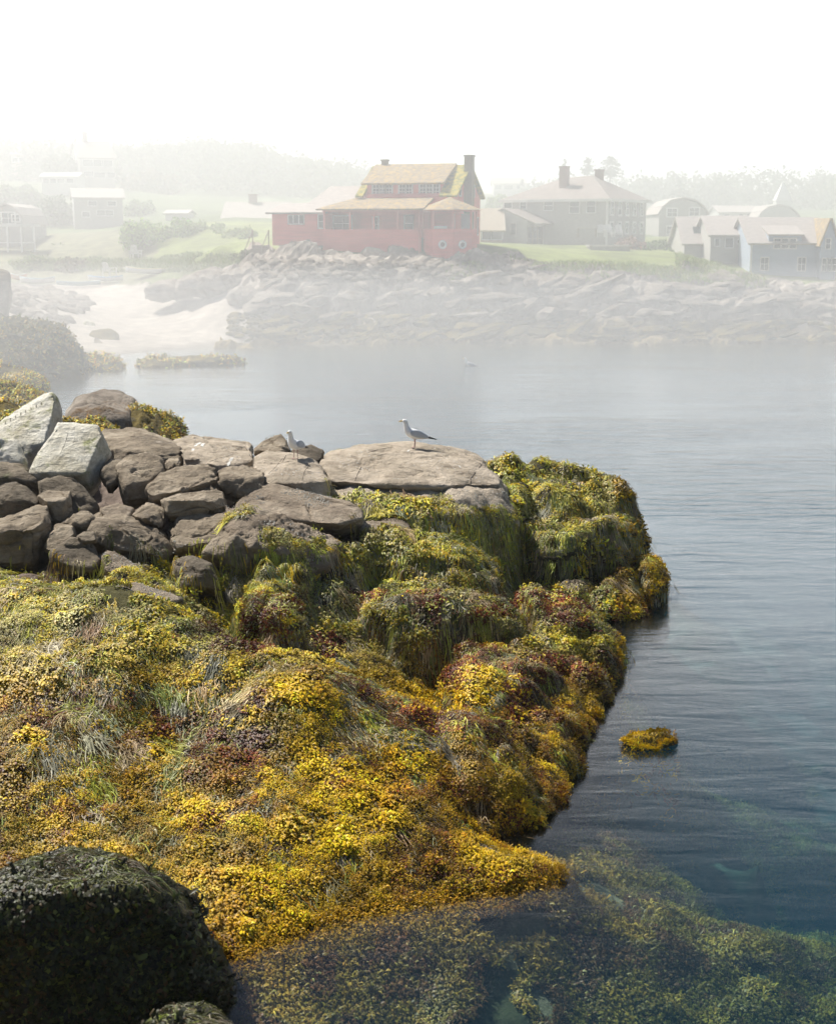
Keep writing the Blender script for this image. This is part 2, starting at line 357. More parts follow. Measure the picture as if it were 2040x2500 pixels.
def bil(grid, gx0, gy0, step, x, y, step_y=None):
    sy = step_y or step
    fx = np.clip((x - gx0) / step, 0, grid.shape[1] - 1.001); fy = np.clip((y - gy0) / sy, 0, grid.shape[0] - 1.001)
    i = fx.astype(int); j = fy.astype(int); a = fx - i; b = fy - j
    return (grid[j, i] * (1 - a) + grid[j, i + 1] * a) * (1 - b) + (grid[j + 1, i] * (1 - a) + grid[j + 1, i + 1] * a) * b
def near_z(q):
    z = bil(cz, x0, y0, .25, q[:, 0], q[:, 1])
    p3 = np.stack([q[:, 0], q[:, 1], np.zeros(len(q))], 1)
    land = np.clip((z - 0.25) / 0.8, 0, 1); sea = np.clip(-z / 1.0, 0, 1)
    lumps = fbm(p3, 0.75, 2, 40); z = z + .16 * np.clip((-z - .3) / .6, 0, 1) * fbm(p3, .9, 3, 47)
    z = z + (0.03 + 0.13 * land + 0.10 * sea) * lumps + land * .08 * (-.35 + 1.6 * np.abs(vn(p3 * np.array((.75, 1.0, 1)) + .3 * lumps[:, None], 45))) + (0.012 + 0.035 * land + 0.05 * sea) * fbm(p3, 2.6, 4, 50)
    gul = np.clip((q[:, 1] - 18.4) / 0.8, 0, 1) * np.clip((z - .4) / .8, 0, 1)          # rubble floor of the gully
    z = z + gul * 0.14 * fbm(p3, 1.7, 3, 60)
    d = np.minimum.reduce([q[:, 0] - x0, x1 - q[:, 0], q[:, 1] - y0, y1 - q[:, 1]])
    k = np.clip(d / 1.0, 0, 1)
    return np.where(k < 1, z * k + (-5.2) * (1 - k), z)
zn = near_z(q); V = np.column_stack([q, zn]); nx_, ny_ = len(xs), len(ys)
idx = np.arange(nx_ * ny_).reshape(ny_, nx_)
F = np.column_stack([idx[:-1, :-1].ravel(), idx[:-1, 1:].ravel(), idx[1:, 1:].ravel(), idx[1:, :-1].ravel()])
uu, vv = proj(V)
dry = np.clip((zn + 0.0) / 0.15, 0, 1)[:, None]
n_a = fbm(V * 1.0, 1.5, 4, 71)[:, None]; n_b = fbm(V, 5.0, 3, 72)[:, None]
c_weed = np.array((0.055, 0.05, 0.015)) * (1 + 0.5 * n_b)
c_sand = np.array((0.24, 0.22, 0.13)) * (1 + 0.3 * n_b)
c_olive = np.array((0.05, 0.055, 0.022)) * (1 + 0.5 * n_b)
c_sea = c_olive + (c_sand - c_olive) * np.clip(n_a * 2, 0, 1)
c_stone = np.array((0.17, 0.13, 0.105)) * (1 + 0.3 * n_b)
gul = (np.clip((q[:, 1] - 19.5) / 1.0, 0, 1) * np.clip((zn - 1.2) / .4, 0, 1))[:, None]
cc = c_weed * dry + c_sea * (1 - dry); cc = cc * (1 - gul) + c_stone * gul
M_ledge = colmat('ledge_ground', bump=0.8, bscale=9.0, dist=0.06, fine=0.35)
o = mesh_np('rocky_ledge', V, F, M_ledge, True, np.clip(cc, 0.005, 0.9)); tag(o, 'sloping weed covered ledge running down into the clear water', 'ledge', kind='structure')

# ------------------------------------------------------------------ bedrock masses and boulders
rock('rock_ledge', [(775,1131,26.3),(798,1109,27.2),(874,1089,28.0),(951,1081,28.2),(1003,1079,28.2),(1056,1087,28.1),(1104,1098,28),(1165,1119,27.6),(1200,1157,27),(1228,1178,26.2),
    (806,1176,25.2),(900,1184,25),(1100,1190,25),(1160,1194,25.3),(795,1160,25.6),(1228,1196,26)], 1.6, M_top,
    'broad rounded brown rock slab with a gull standing on its top', sub=6, p=50, amp=0.045, freq=0.9, crack=0.06, strata=0.0, cuts=4, weed=None, csub=5)
rock('rock_ledge', [(800,1178,25.35),(900,1184,25.15),(1100,1190,25.12),(1165,1193,25.4),(1226,1184,26.1),(1268,1256,25.6),(1275,1400,25.2),(1255,1445,25.0),(850,1235,24.5),(1100,1236,24.4),(1124,1256,24.2),
    (860,1300,24.0),(1000,1345,23.9),(1200,1455,24.3),(800,1260,24.2)], 2.2, M_top,
    'lower bedrock step under the broad slab with weed hanging down its face', sub=6, p=50, amp=0.05, freq=1.0, crack=0.05, bil_=.05, weed='gr', base=-0.6, csub=5)
rock('headland_rock', [(1192,1150,27.5),(1231,1135,28.5),(1294,1133,29),(1342,1142,29),(1401,1160,28.8),(1480,1171,28),(1517,1197,27.4),(1540,1244,26.8),(1560,1292,26.4),(1571,1344,26.3),
    (1230,1270,25.6),(1350,1285,25.4),(1449,1300,25.5),(1300,1450,25),(1450,1345,25.2),(1380,1460,25.2),(1560,1400,26.3),(1586,1475,25.9)], 2.4, M_weedy,
    'rounded weed covered headland at the far right end of the rocks', sub=6, p=16, amp=0.13, freq=1.1, crack=0.0, bil_=.20, weed='all', base=-0.8, csub=5)
rock('weedy_rock', [(1497,1375,25.2),(1555,1378,25.4),(1580,1441,25),(1594,1490,24.4),(1594,1545,24),(1500,1535,23.8),(1450,1505,24),(1440,1470,24.2),(1470,1440,24.7)], 1.3, M_weedy,
    'low golden weed covered rock at the foot of the headland', sub=5, p=10, amp=0.07, freq=1.6, crack=0, bil_=.10, weed='all', base=-1.0)
rock('weedy_rock', [(1270,1450,24.8),(1440,1425,24.9),(1480,1500,24.2),(1400,1565,23.5),(1300,1545,23.5),(1250,1485,24)], 1.2, M_weedy,
    'shaded weedy ramp between the headland and the rounded humps', sub=5, p=10, amp=0.07, freq=1.4, crack=0, bil_=.10, weed='all', base=-0.8)
rock('weedy_rock', [(1560,1375,25.6),(1598,1380,25.8),(1612,1405,25.6),(1628,1428,25.2),(1590,1442,25.0),(1570,1440,25.2)], 0.8, M_weedy,
    'small weedy knob jutting from the headland at the waterline', sub=4, p=10, amp=0.05, freq=2.2, crack=0, bil_=.10, weed='all', base=-0.8)
rock('weedy_rock', [(868,1275,23.2),(931,1262,23.6),(983,1276,23.5),(1056,1300,23.4),(1124,1322,23.2),(1197,1362,22.8),(1240,1403,22.4),(1245,1440,22.0),(1100,1425,21.8),(960,1395,22),(870,1365,22.3),(845,1300,22.8)], 1.2, M_weedy,
    'long weedy hump just below the broad slab', sub=6, p=10, amp=0.11, freq=1.1, crack=0, bil_=.10, weed='all', base=0.2, csub=5)
rock('weedy_rock', [(862,1498,20.6),(907,1441,21.4),(985,1421,21.7),(1115,1410,21.9),(1218,1450,21.6),(1275,1483,21.2),(1327,1555,20.7),(1322,1600,20.5),(1140,1600,20.1),(1063,1655,19.9),(933,1622,20),(872,1566,20.3),(930,1500,20.4),(1100,1490,20.4),(1200,1525,20.3)], 1.5, M_weedy,
    'dark fronted hump with hanging weed in the middle of the rocks', sub=6, p=12, amp=0.09, freq=1.2, crack=0, bil_=.10, weed='all', base=-0.4, csub=5)
rock('weedy_rock', [(1268,1456,21.8),(1363,1459,22),(1426,1493,21.8),(1446,1528,21.5),(1503,1566,21.2),(1511,1649,20.8),(1511,1692,20.6),(1330,1605,20.3),(1320,1540,20.8),(1450,1600,20.6)], 1.3, M_weedy,
    'rusty topped hump with a dark side beside the water', sub=6, p=12, amp=0.07, freq=1.4, crack=0, bil_=.10, weed='all', base=-1.0, csub=5)
rock('weedy_rock', [(1063,1643,19.3),(1089,1578,19.8),(1156,1568,20),(1244,1592,19.9),(1400,1597,20),(1467,1626,20.2),(1505,1670,20),(1511,1763,18.9),(1482,1825,18.0),(1432,1853,17.5),(1090,1750,17),(1200,1800,16.6),(1350,1832,16.9)], 1.6, M_weedy,
    'low rust red and golden hump with grey weed mops beside the water', sub=6, p=10, amp=0.10, freq=1.3, crack=0, bil_=.15, weed='all', base=-1.2, csub=5)
rock('weedy_rock', [(1080,1765,16.6),(1250,1792,16.5),(1400,1850,17.2),(1426,1880,17),(1422,1894,16.9),(1397,1944,16.2),(1372,2000,15.6),(1350,2066,14.8),(1296,2072,14.7),(1182,2050,14.7),(1080,1960,14.9),(1050,1850,15.9),(1200,1900,15.4),(1330,1960,15.3)], 1.5, M_weedy,
    'lowest weedy block ending in a dark undercut at the water', sub=6, p=11, amp=0.09, freq=1.5, crack=0, bil_=.10, weed='all', base=-1.2, csub=5)
rock('weedy_rock', [(583,1490,19.0),(590,1440,19.3),(620,1422,19.7),(680,1425,19.7),(730,1480,19.2),(735,1515,18.8),(690,1535,18.4),(600,1533,18.5)], 0.9, M_weedy,
    'small round mop of weed behind the crest of the slope', sub=5, p=8, amp=0.06, freq=2, crack=0, bil_=.10, weed='all', base=0.9)
rock('weedy_rock', [(620,1400,20.6),(635,1348,21.2),(690,1335,21.4),(745,1368,21.2),(760,1400,20.9),(745,1455,20.4),(640,1460,20.1)], 1.0, M_weedy,
    'golden topped weedy knob above the small round mop', sub=5, p=8, amp=0.08, freq=2, crack=0, bil_=.10, weed='all', base=0.9)
rock('weedy_rock', [(755,1400,21.4),(780,1350,22),(850,1330,22.2),(900,1370,22),(890,1460,21.2),(800,1480,20.9)], 1.0, M_weedy,
    'weedy hump in the hollow left of the dark fronted hump', sub=5, p=8, amp=0.08, freq=1.8, crack=0, bil_=.10, weed='all', base=0.6)
rock('weedy_rock', [(880,1275,23.4),(870,1290,22.9),(960,1262,24.0),(1010,1270,24.2),(900,1340,22.6),(990,1350,22.8)], 0.8, M_red,
    'weedy hump with a bare purple grey back below the slab', sub=5, p=10, amp=0.05, freq=1.8, crack=0, weed='half', base=0.6)
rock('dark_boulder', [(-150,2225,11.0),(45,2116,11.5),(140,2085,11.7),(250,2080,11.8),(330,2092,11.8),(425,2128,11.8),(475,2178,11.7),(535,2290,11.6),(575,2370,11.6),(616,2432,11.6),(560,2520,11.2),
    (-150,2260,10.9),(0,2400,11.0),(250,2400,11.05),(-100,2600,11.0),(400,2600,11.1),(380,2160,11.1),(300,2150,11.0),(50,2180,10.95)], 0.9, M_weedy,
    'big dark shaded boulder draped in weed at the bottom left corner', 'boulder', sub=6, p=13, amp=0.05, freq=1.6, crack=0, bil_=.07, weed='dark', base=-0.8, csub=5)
rock('weedy_rock', [(380,2470,9.6),(470,2455,9.8),(560,2475,9.8),(600,2520,9.5),(360,2560,9.2)], 0.5, M_weedy,
    'tuft of pale weed at the foot of the dark corner boulder', sub=4, p=8, amp=0.04, freq=2.5, crack=0, weed='dark', base=-0.3)
rock('weedy_rock', [(1510,1818,17.9),(1548,1797,17.9),(1600,1788,17.95),(1640,1797,17.9),(1660,1815,17.9),(1605,1836,17.62),(1545,1830,17.7)], 0.12, M_weedy,
    'small golden weed island standing alone in the water', 'weed island', sub=4, p=14, amp=0.02, freq=3, crack=0, bil_=.02, weed='all', base=None)

def B(pts, t, mat, label, **k):
    k = dict(dict(p=140, amp=.028, cuts=9, crack=.05), **k); k['p'] = max(k['p'], 120)
    if mat is M_white: k['cuts'] = 3; k['amp'] = .028
    return rock('boulder', pts, t, mat, label, 'boulder', **k)
B([(-80,1085,26.6),(10,1023,27.1),(59,1001,27.3),(112,967,27.5),(126,960,27.5),(136,973,27.3),(131,1000,27.0),(110,1077,26.3),(62,1118,26.1),(0,1096,26.2),(144,990,27.7),(151,1026,27.5)], 0.5, M_white,
  'tall leaning pale granite slab with drill marks along its edge', sub=6, p=30, amp=0.02, freq=1.8, crack=0.0, base=2.0)
B([(142,1032,25.1),(173,1032,25.2),(239,1040,25.1),(250,1059,24.8),(258,1083,24.9),(271,1106,25.0),(260,1130,24.8),(242,1178,24.5),(233,1206,24.3),(211,1153,24.0),(199,1157,23.95),(130,1157,23.95),
   (104,1153,23.95),(89,1173,24.0),(73,1158,24.1),(86,1121,24.3),(111,1092,24.6)], 0.7, M_white, 'large pale granite block standing out from the brown boulders', sub=6, p=34, amp=0.025, freq=1.6, crack=0.012)
B([(-60,1072,25.1),(0,1071,25.1),(42,1074,25.1),(64,1128,24.8),(20,1138,24.8),(-60,1138,24.8)], 0.7, M_white, 'low pale block cut by the left edge of the picture', sub=5, p=30, amp=0.02, base=2.1)
B([(-60,1145,23.9),(0,1138,24.0),(55,1146,23.9),(92,1178,23.6),(96,1217,23.6),(-60,1217,23.6)], 0.8, M_dark, 'dark boulder under the low pale block', p=36, amp=0.04)
B([(-60,1215,22.9),(0,1199,23.0),(41,1176,23.1),(66,1189,23.0),(86,1210,22.9),(106,1229,22.7),(38,1212,22.6),(100,1262,22.6),(-60,1270,22.6)], 0.7, M_dark, 'wedge shaped boulder at the left edge above the big brown one', p=38, amp=0.035)
B([(95,1178,23.2),(145,1164,23.4),(175,1172,23.4),(204,1198,23.2),(236,1227,23.0),(250,1262,22.9),(236,1270,22.8),(100,1250,22.8)], 0.7, M_dark, 'olive tinged boulder directly below the large pale block', p=32, amp=0.04)
B([(92,1211,22.4),(117,1200,22.6),(173,1200,22.7),(178,1256,22.4),(150,1275,22.1),(129,1268,22.1),(160,1222,22.15),(110,1222,22.1)], 0.6, M_brown, 'small square boulder in front of the olive tinged one', p=40, amp=0.025)
B([(-60,1300,21.5),(0,1279,21.7),(40,1251,21.9),(64,1243,22.0),(89,1230,22.1),(118,1230,22.1),(132,1259,21.9),(130,1290,21.6),(109,1331,21.3),(87,1376,21.1),(-60,1380,21.1),(0,1293,21.2),(97,1291,21.2)], 0.9, M_brown,
  'big brown boulder with a dark front at the left edge', sub=6, p=38, amp=0.035, freq=1.5)
B([(105,1337,21.1),(117,1303,21.3),(141,1283,21.5),(177,1286,21.5),(184,1303,21.4),(131,1352,21.0)], 0.5, M_brown, 'rounded boulder leaning on the dark dome shaped one', p=32)
B([(125,1348,20.8),(173,1313,21.1),(218,1319,21.1),(238,1348,20.9),(247,1378,20.7),(230,1392,20.5),(181,1387,20.5),(129,1366,20.6)], 0.6, M_dark, 'dark dome shaped boulder above the hanging weed tuft', p=30)
B([(150,1277,21.9),(170,1265,22.0),(210,1252,22.1),(228,1264,22.0),(205,1285,21.8)], 0.5, M_brown, 'crumbly flat stone wedged between darker boulders', sub=4, p=36, amp=0.04)
B([(190,1312,21.0),(205,1300,21.2),(230,1300,21.2),(236,1318,21.0),(210,1325,20.9)], 0.35, M_dark, 'little dark stone perched over the dome shaped boulder', sub=4, p=32)
B([(210,1282,21.8),(242,1259,22.2),(302,1257,22.4),(387,1285,22.1),(404,1305,21.9),(424,1348,21.7),(411,1370,21.5),(363,1350,21.4),(302,1346,21.4),(262,1340,21.5),(298,1291,21.6),(226,1313,21.6)], 0.8, M_brown,
  'wide boulder with a sunlit ridge and a dark face above white barnacles', sub=6, p=38, amp=0.04, freq=1.4)
B([(248,1245,22.6),(290,1233,22.9),(325,1243,22.8),(316,1268,22.5),(262,1266,22.4)], 0.6, M_red, 'small reddish stone behind the wide ridged boulder', sub=4, p=34)
B([(320,1257,22.4),(345,1238,22.6),(363,1225,22.8),(403,1241,22.7),(406,1271,22.4),(397,1292,22.2),(352,1268,22.0)], 0.6, M_brown, 'tilted angular stone below the long low boulder', p=40, amp=0.025)
B([(286,1140,24.3),(317,1117,24.7),(361,1111,24.8),(391,1124,24.7),(398,1147,24.4),(363,1174,24.0),(310,1182,23.8),(357,1216,23.9),(306,1222,23.8)], 0.8, M_brown, 'tan topped boulder right of the large pale block', p=38, amp=0.035)
B([(250,1150,24.2),(268,1125,24.6),(300,1122,24.6),(290,1170,24.1),(268,1190,24.0)], 0.6, M_dark, 'shadowed boulder tucked behind the large pale block', sub=4, p=34)
B([(399,1133,24.8),(411,1121,25.0),(437,1118,25.1),(445,1134,24.9),(406,1150,24.6)], 0.5, M_brown, 'small round stone between two big slabs', sub=4, p=30)
B([(235,1075,27.8),(256,1050,28.8),(347,1052,29.0),(415,1080,28.2),(444,1093,27.2),(264,1098,26.9),(351,1107,26.8),(302,1124,26.8),(395,1128,26.8),(443,1122,26.9)], 1.4, M_brown,
  'wide flat slab with an undercut front behind the pale block', sub=6, p=42, amp=0.035, freq=1.3, strata=0.7, base=1.6)
B([(423,1083,28.0),(468,1066,29.0),(492,1070,29.1),(552,1077,29.1),(612,1090,28.6),(618,1130,26.9),(555,1141,26.3),(512,1138,26.2),(452,1143,26.4),(441,1100,27.0)], 1.6, M_top,
  'flat tan slab streaked with two white droppings', sub=6, p=38, amp=0.04, freq=1.2, strata=0.5, base=1.4)
B([(355,1203,23.4),(363,1185,23.6),(391,1160,23.9),(431,1142,24.2),(492,1133,24.4),(531,1143,24.3),(537,1161,24.1),(537,1194,23.8),(442,1209,23.4),(371,1226,23.3),(370,1210,23.3),(446,1196,23.3),(530,1171,23.7)], 0.8, M_brown,
  'lumpy tan boulder with a pitted lit top in the middle of the pile', sub=6, p=38, amp=0.04, freq=1.6)
B([(532,1152,24.2),(560,1140,24.6),(597,1137,24.7),(646,1153,24.4),(636,1212,23.8),(605,1213,23.7),(540,1176,23.7),(641,1170,24.0),(538,1195,23.7)], 0.8, M_brown,
  'dark fronted boulder left of the barnacled block', p=38, amp=0.045)
B([(393,1222,22.7),(437,1203,23.0),(532,1194,23.1),(546,1201,23.0),(554,1233,22.7),(512,1255,22.5),(411,1262,22.4),(411,1222,22.5),(492,1219,22.5)], 0.6, M_brown,
  'long low boulder with a thin lit top and dark front', sub=6, p=36, amp=0.03)
B([(404,1299,22.0),(437,1255,22.5),(481,1255,22.6),(542,1259,22.5),(570,1283,22.2),(514,1327,21.5),(429,1341,21.4),(418,1322,21.5),(491,1347,21.6)], 0.6, M_brown,
  'broad leaning slab facing the sun below the long low boulder', sub=6, p=40, amp=0.03, freq=1.5)
B([(495,1351,21.1),(514,1325,21.4),(552,1274,21.9),(574,1284,21.9),(598,1303,21.7),(621,1351,21.4),(612,1387,21.1),(588,1395,21.0),(540,1355,21.0),(582,1308,21.2)], 0.7, M_brown,
  'triangular boulder with one lit side and one shaded side', sub=6, p=38, amp=0.03, freq=1.5)
B([(421,1372,20.4),(440,1362,20.6),(467,1356,20.7),(518,1376,20.6),(533,1410,20.4),(541,1445,20.2),(481,1432,20.0),(441,1432,20.0),(500,1385,20.2)], 0.6, M_dark,
  'dark boulder half sunk in weed behind the crest', p=34)
B([(246,1357,20.6),(266,1345,20.8),(306,1359,20.7),(357,1398,20.5),(350,1424,20.2),(258,1395,20.2)], 0.6, M_red, 'rusty stone with barnacles low in the gully', p=34)
B([(12,1430,19.5),(36,1415,19.7),(77,1423,19.7),(90,1458,19.4),(60,1475,19.1),(14,1465,19.2)], 0.5, M_brown, 'small brown boulder alone behind the weedy crest', sub=5, p=12)
B([(620,1160,25.0),(622,1118,26.4),(650,1100,26.6),(697,1101,26.6),(728,1111,26.4),(761,1119,26.2),(778,1135,25.9),(807,1172,24.9),(810,1234,24.6),(772,1238,24.4),(735,1180,24.25),(660,1182,24.25),(680,1200,24.3)], 1.0, M_top,
  'angular tan block with a gull on it and barnacles on its dark front', sub=6, p=30, amp=0.03, freq=1.2, crack=0.04)
B([(620,1099,26.9),(645,1078,27.2),(685,1061,27.4),(700,1075,27.2),(709,1099,27.0),(684,1104,26.7)], 0.6, M_brown, 'pointed stone on the skyline left of the left gull', p=42)
B([(712,1103,26.7),(735,1094,27),(759,1093,27.1),(787,1106,26.9),(787,1119,26.7),(774,1128,26.5),(722,1112,26.5)], 0.6, M_dark, 'low dark stone behind the left gull', p=32)
B([(575,1240,22.9),(600,1195,23.8),(650,1190,24),(676,1189,24),(723,1209,23.8),(767,1233,23.4),(857,1230,23.5),(886,1248,23.3),(883,1268,23.0),(831,1280,22.6),(787,1277,22.5),(728,1274,22.5),(650,1258,22.5)], 1.0, M_red,
  'flat reddish slab spreading below the barnacled block', sub=6, p=42, amp=0.03, freq=1.4)
B([(555,1270,22.0),(600,1240,22.6),(700,1262,22.4),(780,1298,22.2),(832,1328,22.0),(825,1368,21.5),(760,1392,21.2),(680,1352,21.1),(600,1340,21.1),(560,1310,21.3)], 1.0, M_red,
  'uneven reddish ledge speckled with barnacles above the weed', sub=6, p=12, amp=0.07, freq=1.8, weed='half')
B([(275,1440,18.5),(330,1428,18.8),(400,1445,18.7),(450,1465,18.4),(380,1480,18.0),(290,1465,18.1)], 0.5, M_red, 'bare stone back showing through the weed on the crest', sub=4, p=10)
for k_, (u_, v_, Y_) in enumerate([(-150,1300,21.6),(-190,1180,23.2),(-240,1290,21.3),(-170,1110,25.2),(-280,1160,23.0),(-330,1260,21.8),(-150,1210,22.6)]):     # the pile goes on past the edge of the picture
    rn = random.Random(k_); a_ = rn.uniform(40, 62); b_ = rn.uniform(24, 38)
    B([(u_-a_,v_+b_,Y_-.2),(u_+a_,v_+b_*.8,Y_-.2),(u_-a_*.8,v_-b_*.2,Y_),(u_+a_*.9,v_-b_*.3,Y_+.1),(u_-a_*.3,v_-b_,Y_+.4),(u_+a_*.5,v_-b_*.9,Y_+.5)], .7, (M_brown, M_dark)[k_ % 2], 'brown boulder of the pile beyond the left edge', group='boulders beyond the left edge')
# shore rocks beyond, in the thin fog
rock('rock', [(150,1010,37),(190,965,37.5),(240,955,38),(300,957,38),(340,968,37.5),(345,990,36.8),(300,1000,36),(160,1010,36),(330,1080,35.5),(180,1060,35.5)], 2.0, M_shore, 'rounded tan rock beyond the pale blocks', sub=5, p=12, amp=0.08, freq=1, weed=None, base=-.5)
rock('weedy_rock', [(330,975,37),(345,977,37.4),(400,1000,37),(445,1025,36.5),(463,1065,36),(455,1092,35.5),(380,1105,35),(300,1085,35.2),(310,1000,36.2)], 2.0, M_kelp, 'yellow draped shoulder of the rounded tan rock at the water', sub=5, p=10, amp=0.1, freq=1.1, weed='far', base=-.8)
rock('weedy_rock', [(130,1030,33),(250,1022,34),(300,1045,33.2),(292,1085,32),(140,1085,32)], 1.2, M_kelp, 'low golden shelf between the pale block and the tan rock', sub=5, p=10, amp=0.08, freq=1.3, weed='far', base=.4)
rock('weedy_rock', [(-90,995,34),(0,985,34.5),(45,992,34.2),(60,1015,33.6),(20,1040,33),(-90,1040,33)], 1.2, M_kelp, 'golden weed bank behind the leaning slab', sub=4, p=10, amp=0.08, freq=1.3, weed='far', base=.6)
rock('rock', [(-120,925,44),(0,922,45),(60,936,45),(110,950,44),(136,985,43),(100,1005,42),(-120,1005,42)], 2.5, M_kelp, 'hazy brown rock behind the tip of the leaning slab', sub=5, p=10, amp=0.15, freq=.7, weed='far', base=-.8)
rock('rock', [(-120,905,56),(0,897,57),(60,915,56),(110,930,55),(60,948,54),(-120,948,54)], 2.5, M_kelp, 'flat golden brown rock at the left shore', sub=5, p=8, amp=0.15, freq=.7, weed='far', base=-.8)
rock('rock', [(-170,780,68),(0,787,68.5),(90,790,69),(150,812,69),(190,850,68),(214,890,67.5),(207,907,66.5),(100,907,65),(-170,907,65)], 5, M_weedy, 'big dark hazy rock at the left shore', sub=6, p=16, amp=0.3, freq=.7, crack=0, bil_=.25, weed='far', base=-1, csub=5)
rock('weedy_rock', [(205,872,71),(240,862,72),(280,870,72),(302,887,71),(290,899,70),(210,899,70)], 2, M_kelp, 'small golden weed hummock beside the big dark hazy rock', sub=4, p=8, amp=0.1, freq=1, weed='far', base=-1)
rock('weedy_rock', [(298,872,72.5),(330,866,73),(400,869,73),(500,864,74),(560,864,74.2),(612,873,73.5),(500,884,72.4),(420,891,71.8),(300,893,71.5)], 1, M_kelp, 'long thin golden weed bar lying in the water', sub=5, p=6, amp=0.12, freq=.9, weed='far', base=-1)

# ------------------------------------------------------------------ height map of everything near (to grow weed on)
st_v, st_f = [], []; off = 0
sel = [(V2, F2, k) for k, (nm, V2, F2, wd) in enumerate(ROCKS)]
bv, bf, bid = [], [], []
for V2, F2, k in sel:
    bv.append(V2); bf.append(F2 + off); off += len(V2); bid.append(np.full(len(F2), k))
bv = np.concatenate(bv); bf = np.concatenate(bf); bid = np.concatenate(bid)
tree = BVHTree.FromPolygons([tuple(a) for a in bv.tolist()], bf.tolist(), all_triangles=True)
HX0, HY0, HS, HX1, HY1 = -9.0, 9.0, 0.03, 8.0, 30.0
hx = np.arange(HX0, HX1, HS); hy = np.arange(HY0, HY1, HS)
HXX, HYY = np.meshgrid(hx, hy); hq = np.stack([HXX.ravel(), HYY.ravel()], 1)
hz = near_z(hq); hid = np.full(len(hq), -1)
rc = tree.ray_cast; dn = Vector((0, 0, -1))
for i, (a, b) in enumerate(hq.tolist()):
    if a > b * 0.34 + 0.6 or a < -b * 0.34 - 3.2: continue
    h = rc((a, b, 12.0), dn)
    if h[0] is not None and h[0][2] > hz[i]: hz[i] = h[0][2]; hid[i] = bid[h[2]]
H = hz.reshape(HXX.shape); HID = hid.reshape(HXX.shape)
def blur(a, n):
    for _ in range(n):
        b = a.copy(); b[1:] += a[:-1]; b[0] += a[0]; b[:-1] += a[1:]; b[-1] += a[-1]; a = b / 3
        b = a.copy(); b[:, 1:] += a[:, :-1]; b[:, 0] += a[:, 0]; b[:, :-1] += a[:, 1:]; b[:, -1] += a[:, -1]; a = b / 3
    return a
HB = blur(H, 4); gyg, gxg = np.gradient(HB, HS)
area = np.sqrt(1 + np.minimum(np.hypot(*np.gradient(H, HS)), 9) ** 2)
Hs = lambda x, y: bil(H, HX0, HY0, HS, x, y)
def slope_at(x, y): return bil(gxg, HX0, HY0, HS, x, y), bil(gyg, HX0, HY0, HS, x, y)

